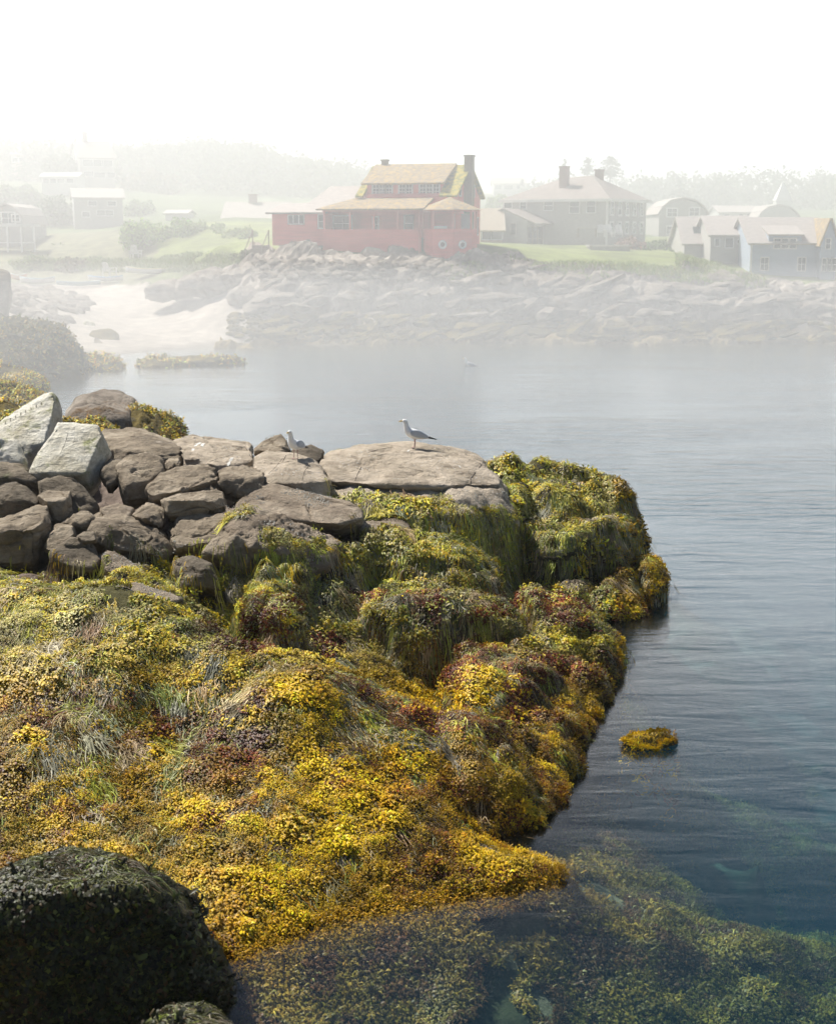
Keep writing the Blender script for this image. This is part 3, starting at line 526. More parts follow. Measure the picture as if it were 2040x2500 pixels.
# where weed grows, and of what kind (read off the place: the bare stones, the golden skirts, the rust patches)
BARE = [[(768,1131),(798,1100),(1003,1070),(1165,1112),(1232,1175),(1262,1262),(1200,1240),(1124,1244),(1096,1216),(1000,1222),(900,1212),(880,1205),(800,1225),(795,1172)],
        [(1225,1130),(1294,1128),(1380,1150),(1330,1152),(1260,1146)]]
weed_kind = np.array([{'all': 1, 'gr': 1, 'half': 2, 'dark': 3, 'far': 4, None: 0}[r[3]] for r in ROCKS] + [1])    # last entry: the ledge itself
def gauss(u, v, cu, cv, ru, rv): return np.exp(-(((u - cu) / ru) ** 2 + ((v - cv) / rv) ** 2))
def cover(p, rid):
    """0..1 chance that weed grows at p, and weights of: golden curls, rust moss, long strands"""
    u, v = proj(p); k = weed_kind[rid]
    n1 = fbm(p, 1.4, 3, 101); n2 = fbm(p, 2.8, 3, 111); n3 = fbm(p, 0.8, 2, 121)
    g = (k > 0).astype(float)
    for b in BARE: g[in_poly(u, v, b)] = 0
    g[(k == 2) & (n1 < 0.15)] = 0
    led = rid == -1
    g[led & (v < 1435 + 60 * n1) & (u < 560) & (n2 < 0.30)] = 0
    g[led & (v < 1335) & (u < 640)] = 0; g[led & (bil(HB, HX0, HY0, HS, p[:, 0], p[:, 1]) - p[:, 2] > .10) & (v < 1600)] = 0
    g[(k == 4)] = 0
    base = np.interp(u, [-100, 150, 300, 450, 600, 750, 850, 1000, 1100, 1400], [1975, 2010, 2010, 1965, 1935, 1900, 1890, 1935, 1990, 2000])
    gold = 1 / (1 + np.exp(-(v - base - 50 * n1) / 14.0))
    gold = np.maximum(gold, 1 / (1 + np.exp(-(0.42 - p[:, 2] + 0.2 * n1) / .05)) * (v > 1500) * (u < 1520))
    for cu, cv, ru, rv, w in [(730,1720,75,90,1),(430,1655,70,35,.9),(760,1790,60,60,.8),(40,1820,80,130,.8),(300,1840,70,60,.6),(1340,1800,120,60,1.1),(1470,1720,60,90,1),(1200,1960,150,80,1),
        (1540,1460,70,110,1.3),(820,1930,160,50,.9),(1170,1680,70,40,.8),(1420,1560,60,25,.5),(1600,1812,90,40,2),(690,1345,60,30,1),(900,1300,60,20,.8),(1240,1540,50,50,.6),(1050,1230,200,16,.8),
        (520,1900,140,50,.6),(120,1930,140,60,.5),(1600,1420,30,40,.9),(1050,1880,60,60,.5),(340,1435,130,22,.9),(80,1470,100,16,.7)]:
        gold = gold + w * gauss(u, v, cu, cv, ru, rv)
    gold = gold + 0.55 * (n2 > 0.42) + 0.2 * (n1 > .3)
    red = np.zeros(len(p))
    for cu, cv, ru, rv, w in [(1150,1590,95,28,1.2),(1400,1640,90,35,1.2),(1340,1485,90,28,1.1),(1050,1940,90,50,1.1),(600,1860,60,40,.9),(290,1830,60,40,.8),(1330,1940,70,50,1),(1440,1680,50,30,.8),(70,1750,90,40,.7),
        (240,1560,60,30,.5),(700,1580,60,20,.5),(1250,1790,120,50,.7),(620,1550,70,14,.5),(1520,1400,60,30,1),(170,1980,160,30,.6),(450,1790,60,40,.6),(1090,1660,60,30,.8),(760,1660,60,20,.5),(0,1900,90,90,.6)]:
        red = red + w * gauss(u, v, cu, cv, ru, rv)
    red = red + 0.9 * (n1 < -0.28) * (v > 1450)
    strand = 0.42 + 0.3 * n3 + 0.5 * (v < 1440); gold = gold + .55 * (v < 1660) * (u < 760) * (n3 > -.2)
    for cu, cv, ru, rv, w in [(500,1700,110,90,.9),(620,1720,70,110,.8),(980,1880,110,90,.9),(920,1760,120,90,.7),(1200,1680,110,40,.6),(1090,1800,80,60,.7),(150,1850,140,120,.5),(330,1950,160,60,.4),(830,1850,100,60,.6),(1100,1500,200,40,.8),
        (250,1650,150,100,.5),(700,1960,90,25,.6)]:
        strand = strand + w * gauss(u, v, cu, cv, ru, rv)
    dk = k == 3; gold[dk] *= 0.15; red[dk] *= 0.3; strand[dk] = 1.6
    steep = np.hypot(*slope_at(p[:, 0], p[:, 1])) > 1.6
    strand = strand + 0.9 * steep; gold = np.where(steep, gold * 0.6, gold); gold = gold ** 1.5; red = red ** 1.3
    return g, gold, red, strand, u, v, n1, n2, n3
def sample(n, power=1.0):
    wgt = (area * (15.0 / HYY) ** power); wgt = np.where((HXX < HYY * 0.33 + .3) & (HXX > -HYY * .33 - 2.6) & (H > -0.02), wgt * np.where(HXX < -HYY * .31, .6, 1), 0).ravel(); wgt /= wgt.sum()
    i = RNG.choice(len(wgt), n, p=wgt)
    x = hq[i, 0] + RNG.uniform(-.5, .5, n) * HS; y = hq[i, 1] + RNG.uniform(-.5, .5, n) * HS
    return np.column_stack([x, y, Hs(x, y)]), hid[i]
def jitter(c, n, s): return np.clip(c * (1 + RNG.normal(0, s, (n, 1))) * (1 + RNG.normal(0, .06, (n, 3))), .003, .95)

def curls(name, p, cols, size, label, cat, blades=3, lift=0.05, NN=None):
    """short bent blades in little rosettes"""
    n = len(p) * blades; P0 = np.repeat(p, blades, 0) + RNG.normal(0, .011, (n, 3)); C = np.repeat(cols, blades, 0) * (1 + RNG.normal(0, .18, (n, 1)))
    gx_, gy_ = slope_at(P0[:, 0], P0[:, 1]); N = np.column_stack([-gx_, -gy_, np.ones(n)]); N /= np.linalg.norm(N, axis=1)[:, None]
    if NN is not None: N = np.repeat(NN, blades, 0)
    T = RNG.normal(0, 1, (n, 3)); T -= (T * N).sum(1)[:, None] * N; T /= np.linalg.norm(T, axis=1)[:, None]
    S = np.cross(N, T)
    size = np.repeat(size, blades) if np.ndim(size) else size
    L_ = (size * RNG.uniform(.5, 1.8, n))[:, None]; w = L_ * RNG.uniform(.10, .22, (n, 1)); up = RNG.uniform(.2, 1.7, (n, 1))
    P0 = P0 + N * RNG.uniform(-.2, 1, (n, 1)) * lift * .5
    a = P0; b = P0 + T * L_ * .5 + N * L_ * up * .65; c = P0 + T * L_ * 1.0 + N * L_ * up * .55
    V = np.stack([a - S * w * .5, a + S * w * .5, b - S * w, b + S * w, c - S * w * .7, c + S * w * .7], 1).reshape(-1, 3)
    k = np.arange(n)[:, None] * 6
    F = np.concatenate([k + np.array([0, 1, 3, 2]), k + np.array([2, 3, 5, 4])])
    Cv = np.repeat(C, 6, 0).reshape(n, 6, 3); Cv[:, 4:] *= 1.15
    o = mesh_np(name, V, F, MATS['weed_leaf'], True, np.clip(Cv.reshape(-1, 3), .003, .95)); tag(o, label, cat, kind='stuff'); return o
def strands(name, p, cols, length, width, label, cat, seg=7, per=14, spread=.05, off=.02, arch=.05, wander=.45, sub=False):
    """mops of long narrow ribbons that start together and trail downhill over the stone"""
    m = len(p); n = m * per
    P0 = np.repeat(p, per, 0); P0[:, :2] += RNG.normal(0, spread, (n, 2)); C = np.repeat(cols, per, 0) * (1 + RNG.normal(0, .22, (n, 1)))
    Ln = (np.repeat(length, per) if np.ndim(length) else length) * RNG.uniform(.55, 1.25, n)
    x, y = P0[:, 0].copy(), P0[:, 1].copy(); z = np.maximum(np.maximum(Hs(x, y) + off, P0[:, 2] - .12), -.02)
    base_ang = np.repeat(RNG.uniform(0, 6.283, m), per); ang0 = base_ang + RNG.normal(0, .9, n)
    dirx, diry = np.cos(ang0), np.sin(ang0); pts = [np.column_stack([x, y, z])]; kink = RNG.normal(0, wander, n)
    off_i = off + np.abs(RNG.normal(0, .012, n))
    for s_ in range(seg):
        gx_, gy_ = slope_at(x, y); sl = np.hypot(gx_, gy_)
        t = (s_ + 1) / seg; k = np.clip(sl * 2.2, 0, 4)
        vx = dirx - k * gx_ / (sl + 1e-6); vy = diry - k * gy_ / (sl + 1e-6)
        a = np.arctan2(vy, vx) + kink * (.5 + .5 * t) + RNG.normal(0, .22, n); dirx, diry = np.cos(a), np.sin(a)
        step = Ln / seg; hstep = step / np.sqrt(1 + np.minimum(sl, 9) ** 2)
        x = x + dirx * hstep; y = y + diry * hstep
        g = Hs(x, y); want = g + off_i + arch * math.sin(math.pi * min(1, t * 1.3)) * np.clip(1 - t * .6, 0, 1)
        z = np.maximum(np.maximum(want, z - step), -.03)
        pts.append(np.column_stack([x, y, z]))
    Q = np.stack(pts, 1)                                   # n, seg+1, 3
    T = np.gradient(Q, axis=1); T /= np.linalg.norm(T, axis=2)[:, :, None] + 1e-9
    gx_, gy_ = slope_at(Q[:, :, 0].ravel(), Q[:, :, 1].ravel()); N = np.column_stack([-gx_, -gy_, np.ones(len(gx_))]).reshape(Q.shape); N = N + RNG.normal(0, .45, (n, 1, 3)); N /= np.linalg.norm(N, axis=2)[:, :, None]
    S = np.cross(T, N); S /= np.linalg.norm(S, axis=2)[:, :, None] + 1e-9
    prof = np.interp(np.linspace(0, 1, seg + 1), [0, .2, .8, 1], [.6, 1, 1, .25])[None, :, None]
    wv = (width * RNG.uniform(.7, 1.3, n))[:, None, None] * prof
    V = np.stack([Q - S * wv, Q + S * wv], 2).reshape(-1, 3)
    b = (np.arange(n) * (seg + 1) * 2)[:, None, None]; k = (np.arange(seg) * 2)[None, :, None]
    F = (b + k + np.array([0, 1, 3, 2])[None, None]).reshape(-1, 4)
    tt = np.linspace(0, 1, seg + 1)[None, :, None]
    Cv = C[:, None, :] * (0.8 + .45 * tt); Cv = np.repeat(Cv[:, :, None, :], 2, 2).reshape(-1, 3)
    o = mesh_np(name, V, F, MATS['weed_leaf'], True, np.clip(Cv, .003, .95)); tag(o, label, cat, kind='stuff'); return o

leafmat('weed_leaf', rough=.5, transl=.22, spec=.32)
GOLD = np.array((0.52, 0.36, 0.012)); AMBER = np.array((0.32, 0.17, 0.008)); RUST = np.array((0.15, 0.045, 0.018)); OLIVE = np.array((0.17, 0.17, 0.04))
GREY = np.array((0.38, 0.36, 0.24)); YGREEN = np.array((0.42, 0.40, 0.06)); DARK = np.array((0.05, 0.055, 0.02)); TAN = np.array((0.45, 0.36, 0.19)); BROWN = np.array((0.16, 0.10, 0.04))
GOLD = np.array((0.62, 0.41, 0.012)); YGREEN = np.array((0.50, 0.50, 0.07)); OLIVE = np.array((0.20, 0.22, 0.05)); RUST = np.array((0.16, 0.04, 0.012))
# --- curls
p, rid = sample(720000, 1.3)
g, gold, red, strand, u, v, n1, n2, n3 = cover(p, rid)
r = RNG.random(len(p)); tot = gold + red + strand * .55
keep = (r < g) & (weed_kind[rid] != 3) & (RNG.random(len(p)) < .08 + (gold + red) / tot) ; p = p[keep]; gold, red, strand, n1, n2, n3, u, v = [a[keep] for a in (gold, red, strand, n1, n2, n3, u, v)]
pk = RNG.random(len(p)) * (gold + red + .12); isr = pk < red
amber = np.clip(.25 + .6 * n2 + .35 * (red > .2), 0, 1)[:, None]
cg = GOLD * (1 - amber) + AMBER * amber; upper = np.clip((1560 - v) / 160, 0, 1)[:, None] * .6; mixc = np.where((n2 > .15)[:, None], YGREEN, np.where((n1 > 0)[:, None], np.array((.40, .38, .13)), OLIVE * 1.5)); mixc = np.where((RNG.random(len(p)) < .12)[:, None], GREY, mixc); mixc = np.where(((n2 + .5 * n3 > .1) & (RNG.random(len(p)) < .5))[:, None], GOLD * np.array((.95, 1.08, 2)), mixc); upper = np.clip((1700 - v) / 160, 0, 1)[:, None] * .85 * (u < 1500)[:, None]; cg = cg * (1 - upper) + mixc * upper
cols = np.where(isr[:, None], RUST * (1 + .8 * np.clip(n2, -.5, 1))[:, None], cg)
cols = jitter(cols, len(p), .2) * (.62 + .75 * np.clip(.5 + fbm(p, 1.7, 3, 141), 0, 1))[:, None]; szv = .65 + .9 * np.clip(.4 + fbm(p, 2.3, 2, 143), 0, 1)
bump_ = np.clip(.45 + .9 * fbm(p, 6.5, 2, 130), -.4, 1.4); cols = cols * (.55 + .6 * np.clip(bump_, 0, 1))[:, None]; p[:, 2] += .055 * bump_ * (15 / p[:, 1]) ** .5  # lumps lift the blades; hollows between them coloured darker as painted shade
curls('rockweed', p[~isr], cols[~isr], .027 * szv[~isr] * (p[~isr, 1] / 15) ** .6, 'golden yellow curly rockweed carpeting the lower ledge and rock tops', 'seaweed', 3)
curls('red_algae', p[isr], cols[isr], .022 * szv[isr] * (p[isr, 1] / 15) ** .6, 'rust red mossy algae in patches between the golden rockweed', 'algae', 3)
# --- strands
def strand_set(name, n, power, fn_keep, pal, length, width, label, cat, per, **k):
    p, rid = sample(n, power); g, gold, red, strand, u, v, n1, n2, n3 = cover(p, rid)
    tot = strand / (gold * .9 + red * .7 + strand)
    kp = (RNG.random(len(p)) < g * np.clip(tot * 1.15, 0, 1)) & (p[:, 2] > .15) & fn_keep(p, u, v, n1, n2, n3, rid) & ~((u > 1500) & (v > 1770)); p = p[kp]; u, v, n1, n2, n3 = [a[kp] for a in (u, v, n1, n2, n3)]
    c = pal(p, u, v, n1, n2, n3); c = jitter(c, len(p), .3) * (.75 + .5 * np.clip(fbm(p, 2.2, 2, 640) + .4, 0, 1))[:, None]
    ln = length * RNG.uniform(.6, 1.3, len(p)); strands(name, p, c, ln, width, label, cat, per=per, **k)
def pick(n, choices, w):
    w = np.array(w, float); i = RNG.choice(len(choices), n, p=w / w.sum()); return np.array(choices)[i]
def pal_a(p, u, v, n1, n2, n3):
    a = pick(len(p), [GREY, TAN, OLIVE, YGREEN, BROWN, AMBER], [2.2, 2.2, 2, 1.6, 1.6, 1.2]); b = pick(len(p), [YGREEN, GOLD, GREY, OLIVE, TAN], [4, 2, 1.3, 2.4, 1])
    w = (np.clip((1680 - v) / 180, 0, 1) * (u < 700) + (v < 1400) > RNG.random(len(p)))[:, None]
    return np.where(w, b, a)
notdark = lambda p, u, v, n1, n2, n3, rid: weed_kind[rid] != 3
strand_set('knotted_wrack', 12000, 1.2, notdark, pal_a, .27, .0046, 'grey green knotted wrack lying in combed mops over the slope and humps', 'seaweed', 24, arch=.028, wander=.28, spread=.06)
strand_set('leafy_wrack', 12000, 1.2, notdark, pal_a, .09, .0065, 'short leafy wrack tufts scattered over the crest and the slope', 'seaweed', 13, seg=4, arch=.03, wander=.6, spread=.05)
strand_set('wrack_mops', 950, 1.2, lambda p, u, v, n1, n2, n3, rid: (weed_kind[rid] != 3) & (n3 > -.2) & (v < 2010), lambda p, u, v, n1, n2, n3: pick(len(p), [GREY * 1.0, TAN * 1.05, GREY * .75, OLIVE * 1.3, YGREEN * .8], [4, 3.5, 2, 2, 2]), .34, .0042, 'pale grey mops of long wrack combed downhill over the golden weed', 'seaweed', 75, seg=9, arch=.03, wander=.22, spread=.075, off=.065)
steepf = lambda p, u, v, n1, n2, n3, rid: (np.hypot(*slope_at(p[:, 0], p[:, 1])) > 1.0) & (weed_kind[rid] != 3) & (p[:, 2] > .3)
pal_s = lambda p, u, v, n1, n2, n3: pick(len(p), [OLIVE, DARK, GREY * .7, YGREEN * .8, BROWN], [4, 2, 2, 1.5, 1.5])  # steep-face palette: their shade is painted in as darker weed colours
strand_set('hanging_wrack', 6500, 1.0, steepf, pal_s, .42, .0065, 'wrack hanging down the steep faces of the rocks, coloured darker for their shade', 'seaweed', 13, seg=8, arch=.02, wander=.12, off=.03)
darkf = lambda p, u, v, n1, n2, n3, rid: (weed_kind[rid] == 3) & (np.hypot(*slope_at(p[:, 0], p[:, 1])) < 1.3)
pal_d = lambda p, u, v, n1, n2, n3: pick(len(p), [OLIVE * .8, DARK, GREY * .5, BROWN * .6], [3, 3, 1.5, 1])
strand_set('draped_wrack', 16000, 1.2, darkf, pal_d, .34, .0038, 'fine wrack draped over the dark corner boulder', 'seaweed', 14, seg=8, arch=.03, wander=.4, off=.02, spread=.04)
# --- weed tuft hanging at the left, in the gully
def tuft(u, v, z, n, ln, cols_, name, label):
    c = Wz(u, v, z); pp = np.repeat(c[None], n, 0) + RNG.normal(0, 1, (n, 3)) * np.array((.22, .14, 0)); pp[:, 2] = Hs(pp[:, 0], pp[:, 1])
    strands(name, pp, jitter(pick(n, cols_, [1] * len(cols_)), n, .2), ln, .007, label, 'seaweed', per=10, seg=7, arch=.06, wander=.2, off=.05)
# --- submerged weed
def sea_sample(n):
    x = RNG.uniform(-7, 8, n); y = RNG.uniform(10, 26, n); z = near_z(np.column_stack([x, y])); return np.column_stack([x, y, z])
p = sea_sample(700000); u, v = proj(p); n1 = fbm(p, 1.1, 3, 201); n2 = fbm(p, 3.1, 3, 205)
dens = np.clip((p[:, 2] + 2.3) / .8, .0, 1) * (p[:, 1] < 18.5) + .6 * (n1 > .0)
kp = (p[:, 2] < .03) & (p[:, 2] > -3.6) & (RNG.random(len(p)) < dens) & ((p[:, 2] > -.18) | (n1 + .35 * n2 > -.62)) & (np.abs(p[:, 0]) < p[:, 1] * .34 + .4); p = p[kp]; n1, n2 = n1[kp], n2[kp]
cs = np.where((n2 > .25)[:, None], np.array((.42, .34, .09)), np.where((n2 < -.3)[:, None], np.array((.17, .10, .06)), np.array((.22, .19, .05)))); 
cs = np.where((RNG.random(len(p)) < .10)[:, None], np.array((.34, .31, .19)), cs)
near_edge = np.clip((p[:, 2] + .22) / .2, 0, 1)[:, None]; cs = cs * (1 - near_edge) + GOLD * .8 * near_edge
curls('submerged_weed', p, jitter(cs * np.array((1.0, .84, .5)), len(p), .22), .036 - .014 * near_edge[:, 0], 'olive and tan weed growing on the ledge under the clear water', 'seaweed', 3, lift=.12)
# --- golden weed on the rocks farther along the shore
fp, fn, fc = [], [], []
for nm, V2, F2, wd in ROCKS:
    if wd not in ('far', 'dark'): continue
    a, b_, c_ = V2[F2[:, 0]], V2[F2[:, 1]], V2[F2[:, 2]]; cr = np.cross(b_ - a, c_ - a); ar = np.linalg.norm(cr, axis=1); nn = cr / (ar[:, None] + 1e-9); ce = a.mean(0); dist = V2[:, 1].mean()
    w_ = ar * (a[:, 2] > -.05) * (a[:, 1] < np.percentile(V2[:, 1], 85)); m_ = int(min(16000, 1.2 * w_.sum() * .5 * (1700 / dist) ** 2 / 12)); i = RNG.choice(len(F2), m_, p=w_ / w_.sum()); r1, r2 = RNG.random((2, m_, 1)); r1 = np.sqrt(r1)
    q_ = a[i] * (1 - r1) + b_[i] * r1 * (1 - r2) + c_[i] * r1 * r2; keep_ = fbm(q_, 9 / dist ** .5, 3, 505) > -.25; q_ = q_[keep_]; n_ = nn[i][keep_]; n_ = np.where(((q_ - V2.mean(0)) * n_).sum(1)[:, None] < 0, -n_, n_)
    if wd == 'dark':
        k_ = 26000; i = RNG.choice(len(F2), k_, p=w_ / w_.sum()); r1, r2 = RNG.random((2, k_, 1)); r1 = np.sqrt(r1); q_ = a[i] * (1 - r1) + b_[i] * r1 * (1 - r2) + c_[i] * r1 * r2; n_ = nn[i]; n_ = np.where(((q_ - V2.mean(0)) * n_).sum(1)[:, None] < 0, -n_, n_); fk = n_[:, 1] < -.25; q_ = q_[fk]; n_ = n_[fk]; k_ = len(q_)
        curls('dark_shaded_weed', q_, jitter(pick(k_, [DARK * .6, OLIVE * .35, BROWN * .35], [5, 2, 1]), k_, .45), .045 * RNG.uniform(.4, 1.3, k_), 'dark weed on the shaded face of the dark corner boulder, blackened to carry the shade', 'seaweed', 3, lift=.05, NN=n_); continue  # dark weed colours scaled down further, the face's shade put into them
    dk_ = .35 if 'dark' in nm or V2[:, 2].max() > 2.2 and dist > 60 else 1; fp.append(q_); fn.append(n_); fc.append(jitter(pick(len(q_), [GOLD, YGREEN, OLIVE, AMBER], [4, 2, 2.5, 1.5]) * (1 if dk_ == 1 else .4), len(q_), .3))
fp, fn, fc = map(np.concatenate, (fp, fn, fc))
curls('rockweed', fp, fc, .028 * fp[:, 1] / 15, 'yellow rockweed covering the low rocks along the hazy left shore', 'seaweed', 2, lift=.06, NN=fn)
# --- barnacles: tiny pale cones in bands on the dark faces
def barnacles(zones, n):
    p, rid = sample(n, 1.0); u, v = proj(p); k = np.zeros(len(p), bool)
    for poly, pr in zones: k |= in_poly(u, v, poly) & (RNG.random(len(p)) < pr)
    nn = fbm(p, 3.5, 2, 77); k &= nn > -.15; p = p[k]; m = len(p)
    gx_, gy_ = slope_at(p[:, 0], p[:, 1]); N = np.column_stack([-gx_, -gy_, np.ones(m)]); N /= np.linalg.norm(N, axis=1)[:, None]
    A = np.cross(N, np.array((.3, .5, .8))); A /= np.linalg.norm(A, axis=1)[:, None]; Bv = np.cross(N, A); r = RNG.uniform(.006, .013, (m, 1)); p = p + N * .012
    ring = [p + r * (A * math.cos(t) + Bv * math.sin(t)) - N * .02 for t in (0, 1.257, 2.513, 3.77, 5.027)]; tip = p + N * r * .9
    V = np.stack(ring + [tip], 1).reshape(-1, 3); b = (np.arange(m) * 6)[:, None]
    F = np.concatenate([b + np.array([i, (i + 1) % 5, 5]) for i in range(5)])
    o = mesh_np('barnacles', V, F, plain('barnacle', (.62, .6, .54), .8, .2, 30), False); tag(o, 'white barnacles speckling the dark stone faces', 'barnacles', kind='stuff')
barnacles([([(660,1185),(808,1180),(812,1235),(760,1240),(700,1215)], .9), ([(255,1330),(400,1340),(430,1375),(420,1420),(300,1400),(240,1360)], .8), ([(520,1235),(640,1205),(650,1235),(560,1265)], .8),
    ([(560,1270),(700,1270),(800,1330),(780,1380),(620,1350)], .45), ([(880,1195),(1230,1200),(1260,1250),(1100,1225),(900,1215)], .35), ([(190,1400),(420,1420),(560,1500),(300,1440)], .3), ([(420,1320),(540,1330),(520,1360),(420,1350)], .5),
    ([(1130,1195),(1260,1200),(1265,1260),(1180,1290)], .7)], 160000)

# ------------------------------------------------------------------ far ground: sea floor, beach, rocky shore, lawns, hills (one sheet)
FC = []
def fz(u, v, Y): w = P(u, v, Y); FC.append((w[0], Y, w[2]))
for u in (-200, 100, 400, 700, 1000, 1300, 1600, 1900, 2300):
    FC.append(((u - 1020) / 3500 * 60, 60, -4.0)); FC.append(((u - 1020) / 3500 * 76, 76, -2.6 if u > 700 else -.9))
for u, v in [(-100,905),(200,872),(330,862),(480,848),(620,838),(760,832),(900,830),(1100,829),(1300,828),(1500,830),(1700,832),(1900,835),(2060,837),(2300,840)]:
    w = Wz(u, v, 0); FC.append((w[0], w[1], 0.0))
for t in [(300,800,93),(450,760,98),(300,720,107),(200,690,113),(500,700,107),(-100,760,85),(0,700,92),(-200,700,90),(620,790,89.5),(700,760,91),
    (100,655,119),(300,648,121),(450,636,116),(520,600,109),(600,600,106),(350,600,125),(620,655,98),(560,690,98),
    (230,560,150),(40,600,130),(-150,600,130),(-200,500,170),(220,455,190),(450,480,200),(600,520,150),(500,560,130),
    (100,425,235),(500,430,240),(900,455,240),(1200,475,240),(-300,420,230),
    (655,620,99),(785,632,97),(900,634,96.4),(1000,640,95.9),(1150,642,95.6),(1190,600,102),(1250,604,104),(820,590,104),(1000,588,106),(700,590,108),
    (700,665,94.5),(900,662,94.2),(1100,672,93.8),(1200,650,95.5),(1280,640,97.5),(600,730,93.5),(750,720,92),(900,720,91.6),(1100,720,91.6),(1300,720,92.2),(1500,725,92.2),(1700,728,92.2),(1900,730,92.4),(2100,735,92.4),
    (700,790,90.3),(900,780,90.2),(1200,780,90.2),(1500,782,90.2),(1800,785,90.2),(2100,790,90.2),
    (1300,606,113),(1500,622,110),(1650,640,107),(1820,672,104),(2040,690,103),(2300,700,103),(1300,655,98),(1450,660,98.3),(1600,668,98),(1750,690,97.5),(1900,705,97),(2100,710,97),
    (1350,690,95.3),(1500,680,95.6),(1700,700,95.2),(1900,712,95),(2100,718,95),
    (1230,597,132),(1500,588,131),(1700,575,140),(1300,590,150),(1700,560,160),(1900,590,130),(2040,600,125),(2300,600,125),
    (1300,520,200),(1600,530,190),(1900,520,200),(2200,520,200),(1400,500,260),(1800,500,260),(2200,500,260),(600,470,290),(0,460,290)]: fz(*t)
FC = np.array(FC); w_far = rbf_fit(FC[:, :2], FC[:, 2])
fx = np.concatenate([np.linspace(-700, -60, 30)[:-1], np.arange(-60, -40, 1.0), np.arange(-40, 42, .22), np.arange(42, 62, 1.0), np.linspace(62, 700, 30)])
fy = np.concatenate([np.linspace(-120, 50, 20)[:-1], np.arange(50, 78, 1.0), np.arange(78, 101, .2), np.arange(101, 130, .5), np.arange(130, 300, 2.5), np.linspace(300, 1500, 25)])
FX, FY = np.meshgrid(fx, fy); fq = np.stack([FX.ravel(), FY.ravel()], 1)
cgx, cgy = np.arange(-110, 111, 1.0), np.arange(50, 301, 1.0); CX, CY = np.meshgrid(cgx, cgy)
CZ = rbf_eval(w_far, FC[:, :2], np.stack([CX.ravel(), CY.ravel()], 1)).reshape(CX.shape)
def far_base(q): return bil(CZ, -110, 50, 1.0, q[:, 0], q[:, 1])
def zones(q, z):
    p3 = np.column_stack([q, z]); u, v = proj(p3); n = fbm(p3, .25, 3, 300)
    sand = in_poly(u, v, [(-300,690),(60,700),(200,690),(420,700),(560,715),(620,745),(700,790),(640,850),(0,900),(-300,900)])
    yb = np.interp(u, [-300,0,430,560,620,700,1150,1190,1240,1330,1500,1700,1850,2000,2400], [690,690,690,655,600,618,626,625,628,652,665,678,688,700,710])
    turf = (v + 8 * n < yb) & (q[:, 1] > 94)
    rocky = ~sand & ~turf & (q[:, 1] > 84) & (q[:, 1] < 110)
    return sand, turf, rocky, u, v
def far_z(q, detail=True):
    z = far_base(q); z = np.where(q[:, 1] < 62, np.minimum(z, -4.5), z)
    far = np.clip((np.abs(q[:, 0]) - 95) / 40, 0, 1); z = np.where((q[:, 1] > 62) & (far > 0), z * (1 - far) + 6 * far * (q[:, 1] > 110) - 3 * far * (q[:, 1] <= 110), z)
    z = np.where(q[:, 1] > 300, np.maximum(z * 0 + 16, 0), z)
    sand, turf, rocky, u, v = zones(q, z)
    if detail:
        p3 = np.column_stack([q, z]); w = rocky.astype(float)
        tilt = q[:, 0] * .20 + z * 1.0 + .6 * fbm(p3, .18, 2, 310)
        fr = tilt * .95 - np.floor(tilt * .95)
        t2 = q[:, 0] * .55 + z * 2.6 + .9 * fbm(p3, .3, 2, 315); f2 = t2 - np.floor(t2)
        z = z + w * (.42 * (np.minimum(fr * 6, 1) - .5) + .22 * (np.minimum(f2 * 6, 1) - .5) + .60 * np.abs(fbm(p3 * np.array((.5, 1, 1)), .55, 5, 320, .6)) - .2) + turf * .05 * fbm(p3, .5, 2, 330) + sand * .04 * fbm(p3, .8, 3, 340)
    return z, sand, turf, rocky, u, v
zf, sand, turf, rocky, u, v = far_z(fq)
V = np.column_stack([fq, zf]); idx = np.arange(len(fq)).reshape(FX.shape)
F = np.column_stack([idx[:-1, :-1].ravel(), idx[:-1, 1:].ravel(), idx[1:, 1:].ravel(), idx[1:, :-1].ravel()])
n_a = fbm(V, .35, 4, 350)[:, None]; n_b = fbm(V, 1.6, 3, 351)[:, None]; n_c = fbm(V * np.array((.4, .4, 3)), .6, 3, 352)[:, None]
c_s = np.array((.46, .41, .35)) * (1 + .15 * n_a); c_t = np.array((.22, .26, .085)) * (1 + .3 * n_a)
c_r = np.array((.38, .33, .275)) * (1 + .38 * n_c + .3 * n_b); low = np.clip((1.5 + .6 * n_a - zf[:, None]) / .7, 0, 1)
c_k = np.array((.30, .22, .075)) * (1 + .5 * n_b); c_r = c_r * (1 - low * .8) + c_k * low * .8
c_b = np.array((.20, .19, .15)); cc = np.where(sand[:, None], c_s, np.where(turf[:, None], c_t, np.where(rocky[:, None], c_r, c_b)))
wet = np.clip((.25 - zf[:, None]) / .3, 0, 1); cc = cc * (1 - .45 * wet)
scr = (turf & (u < 375 + 25 * n_a[:, 0]))[:, None]; cc = np.where(scr, np.array((.21, .21, .12)) * (1 + .3 * n_b), cc); hill = (fq[:, 1] > 140)[:, None]; cc = np.where(hill, np.array((.13, .17, .07)) * (1 + .3 * n_a), cc)
og = mesh_np('ground', V, F, colmat('far_ground', bump=.7, bscale=1.2, dist=.3, fine=.3), True, np.clip(cc, .01, .9)); rk = rocky.reshape(FX.shape)[:-1, :-1].ravel(); og.data.polygons.foreach_set('use_smooth', ~rk)
tag(og, 'sand beach, rocky shore, lawns and low hills across the cove', 'ground', kind='structure')
def gz(x, y): return float(far_z(np.array([[x, y]]), False)[0][0])

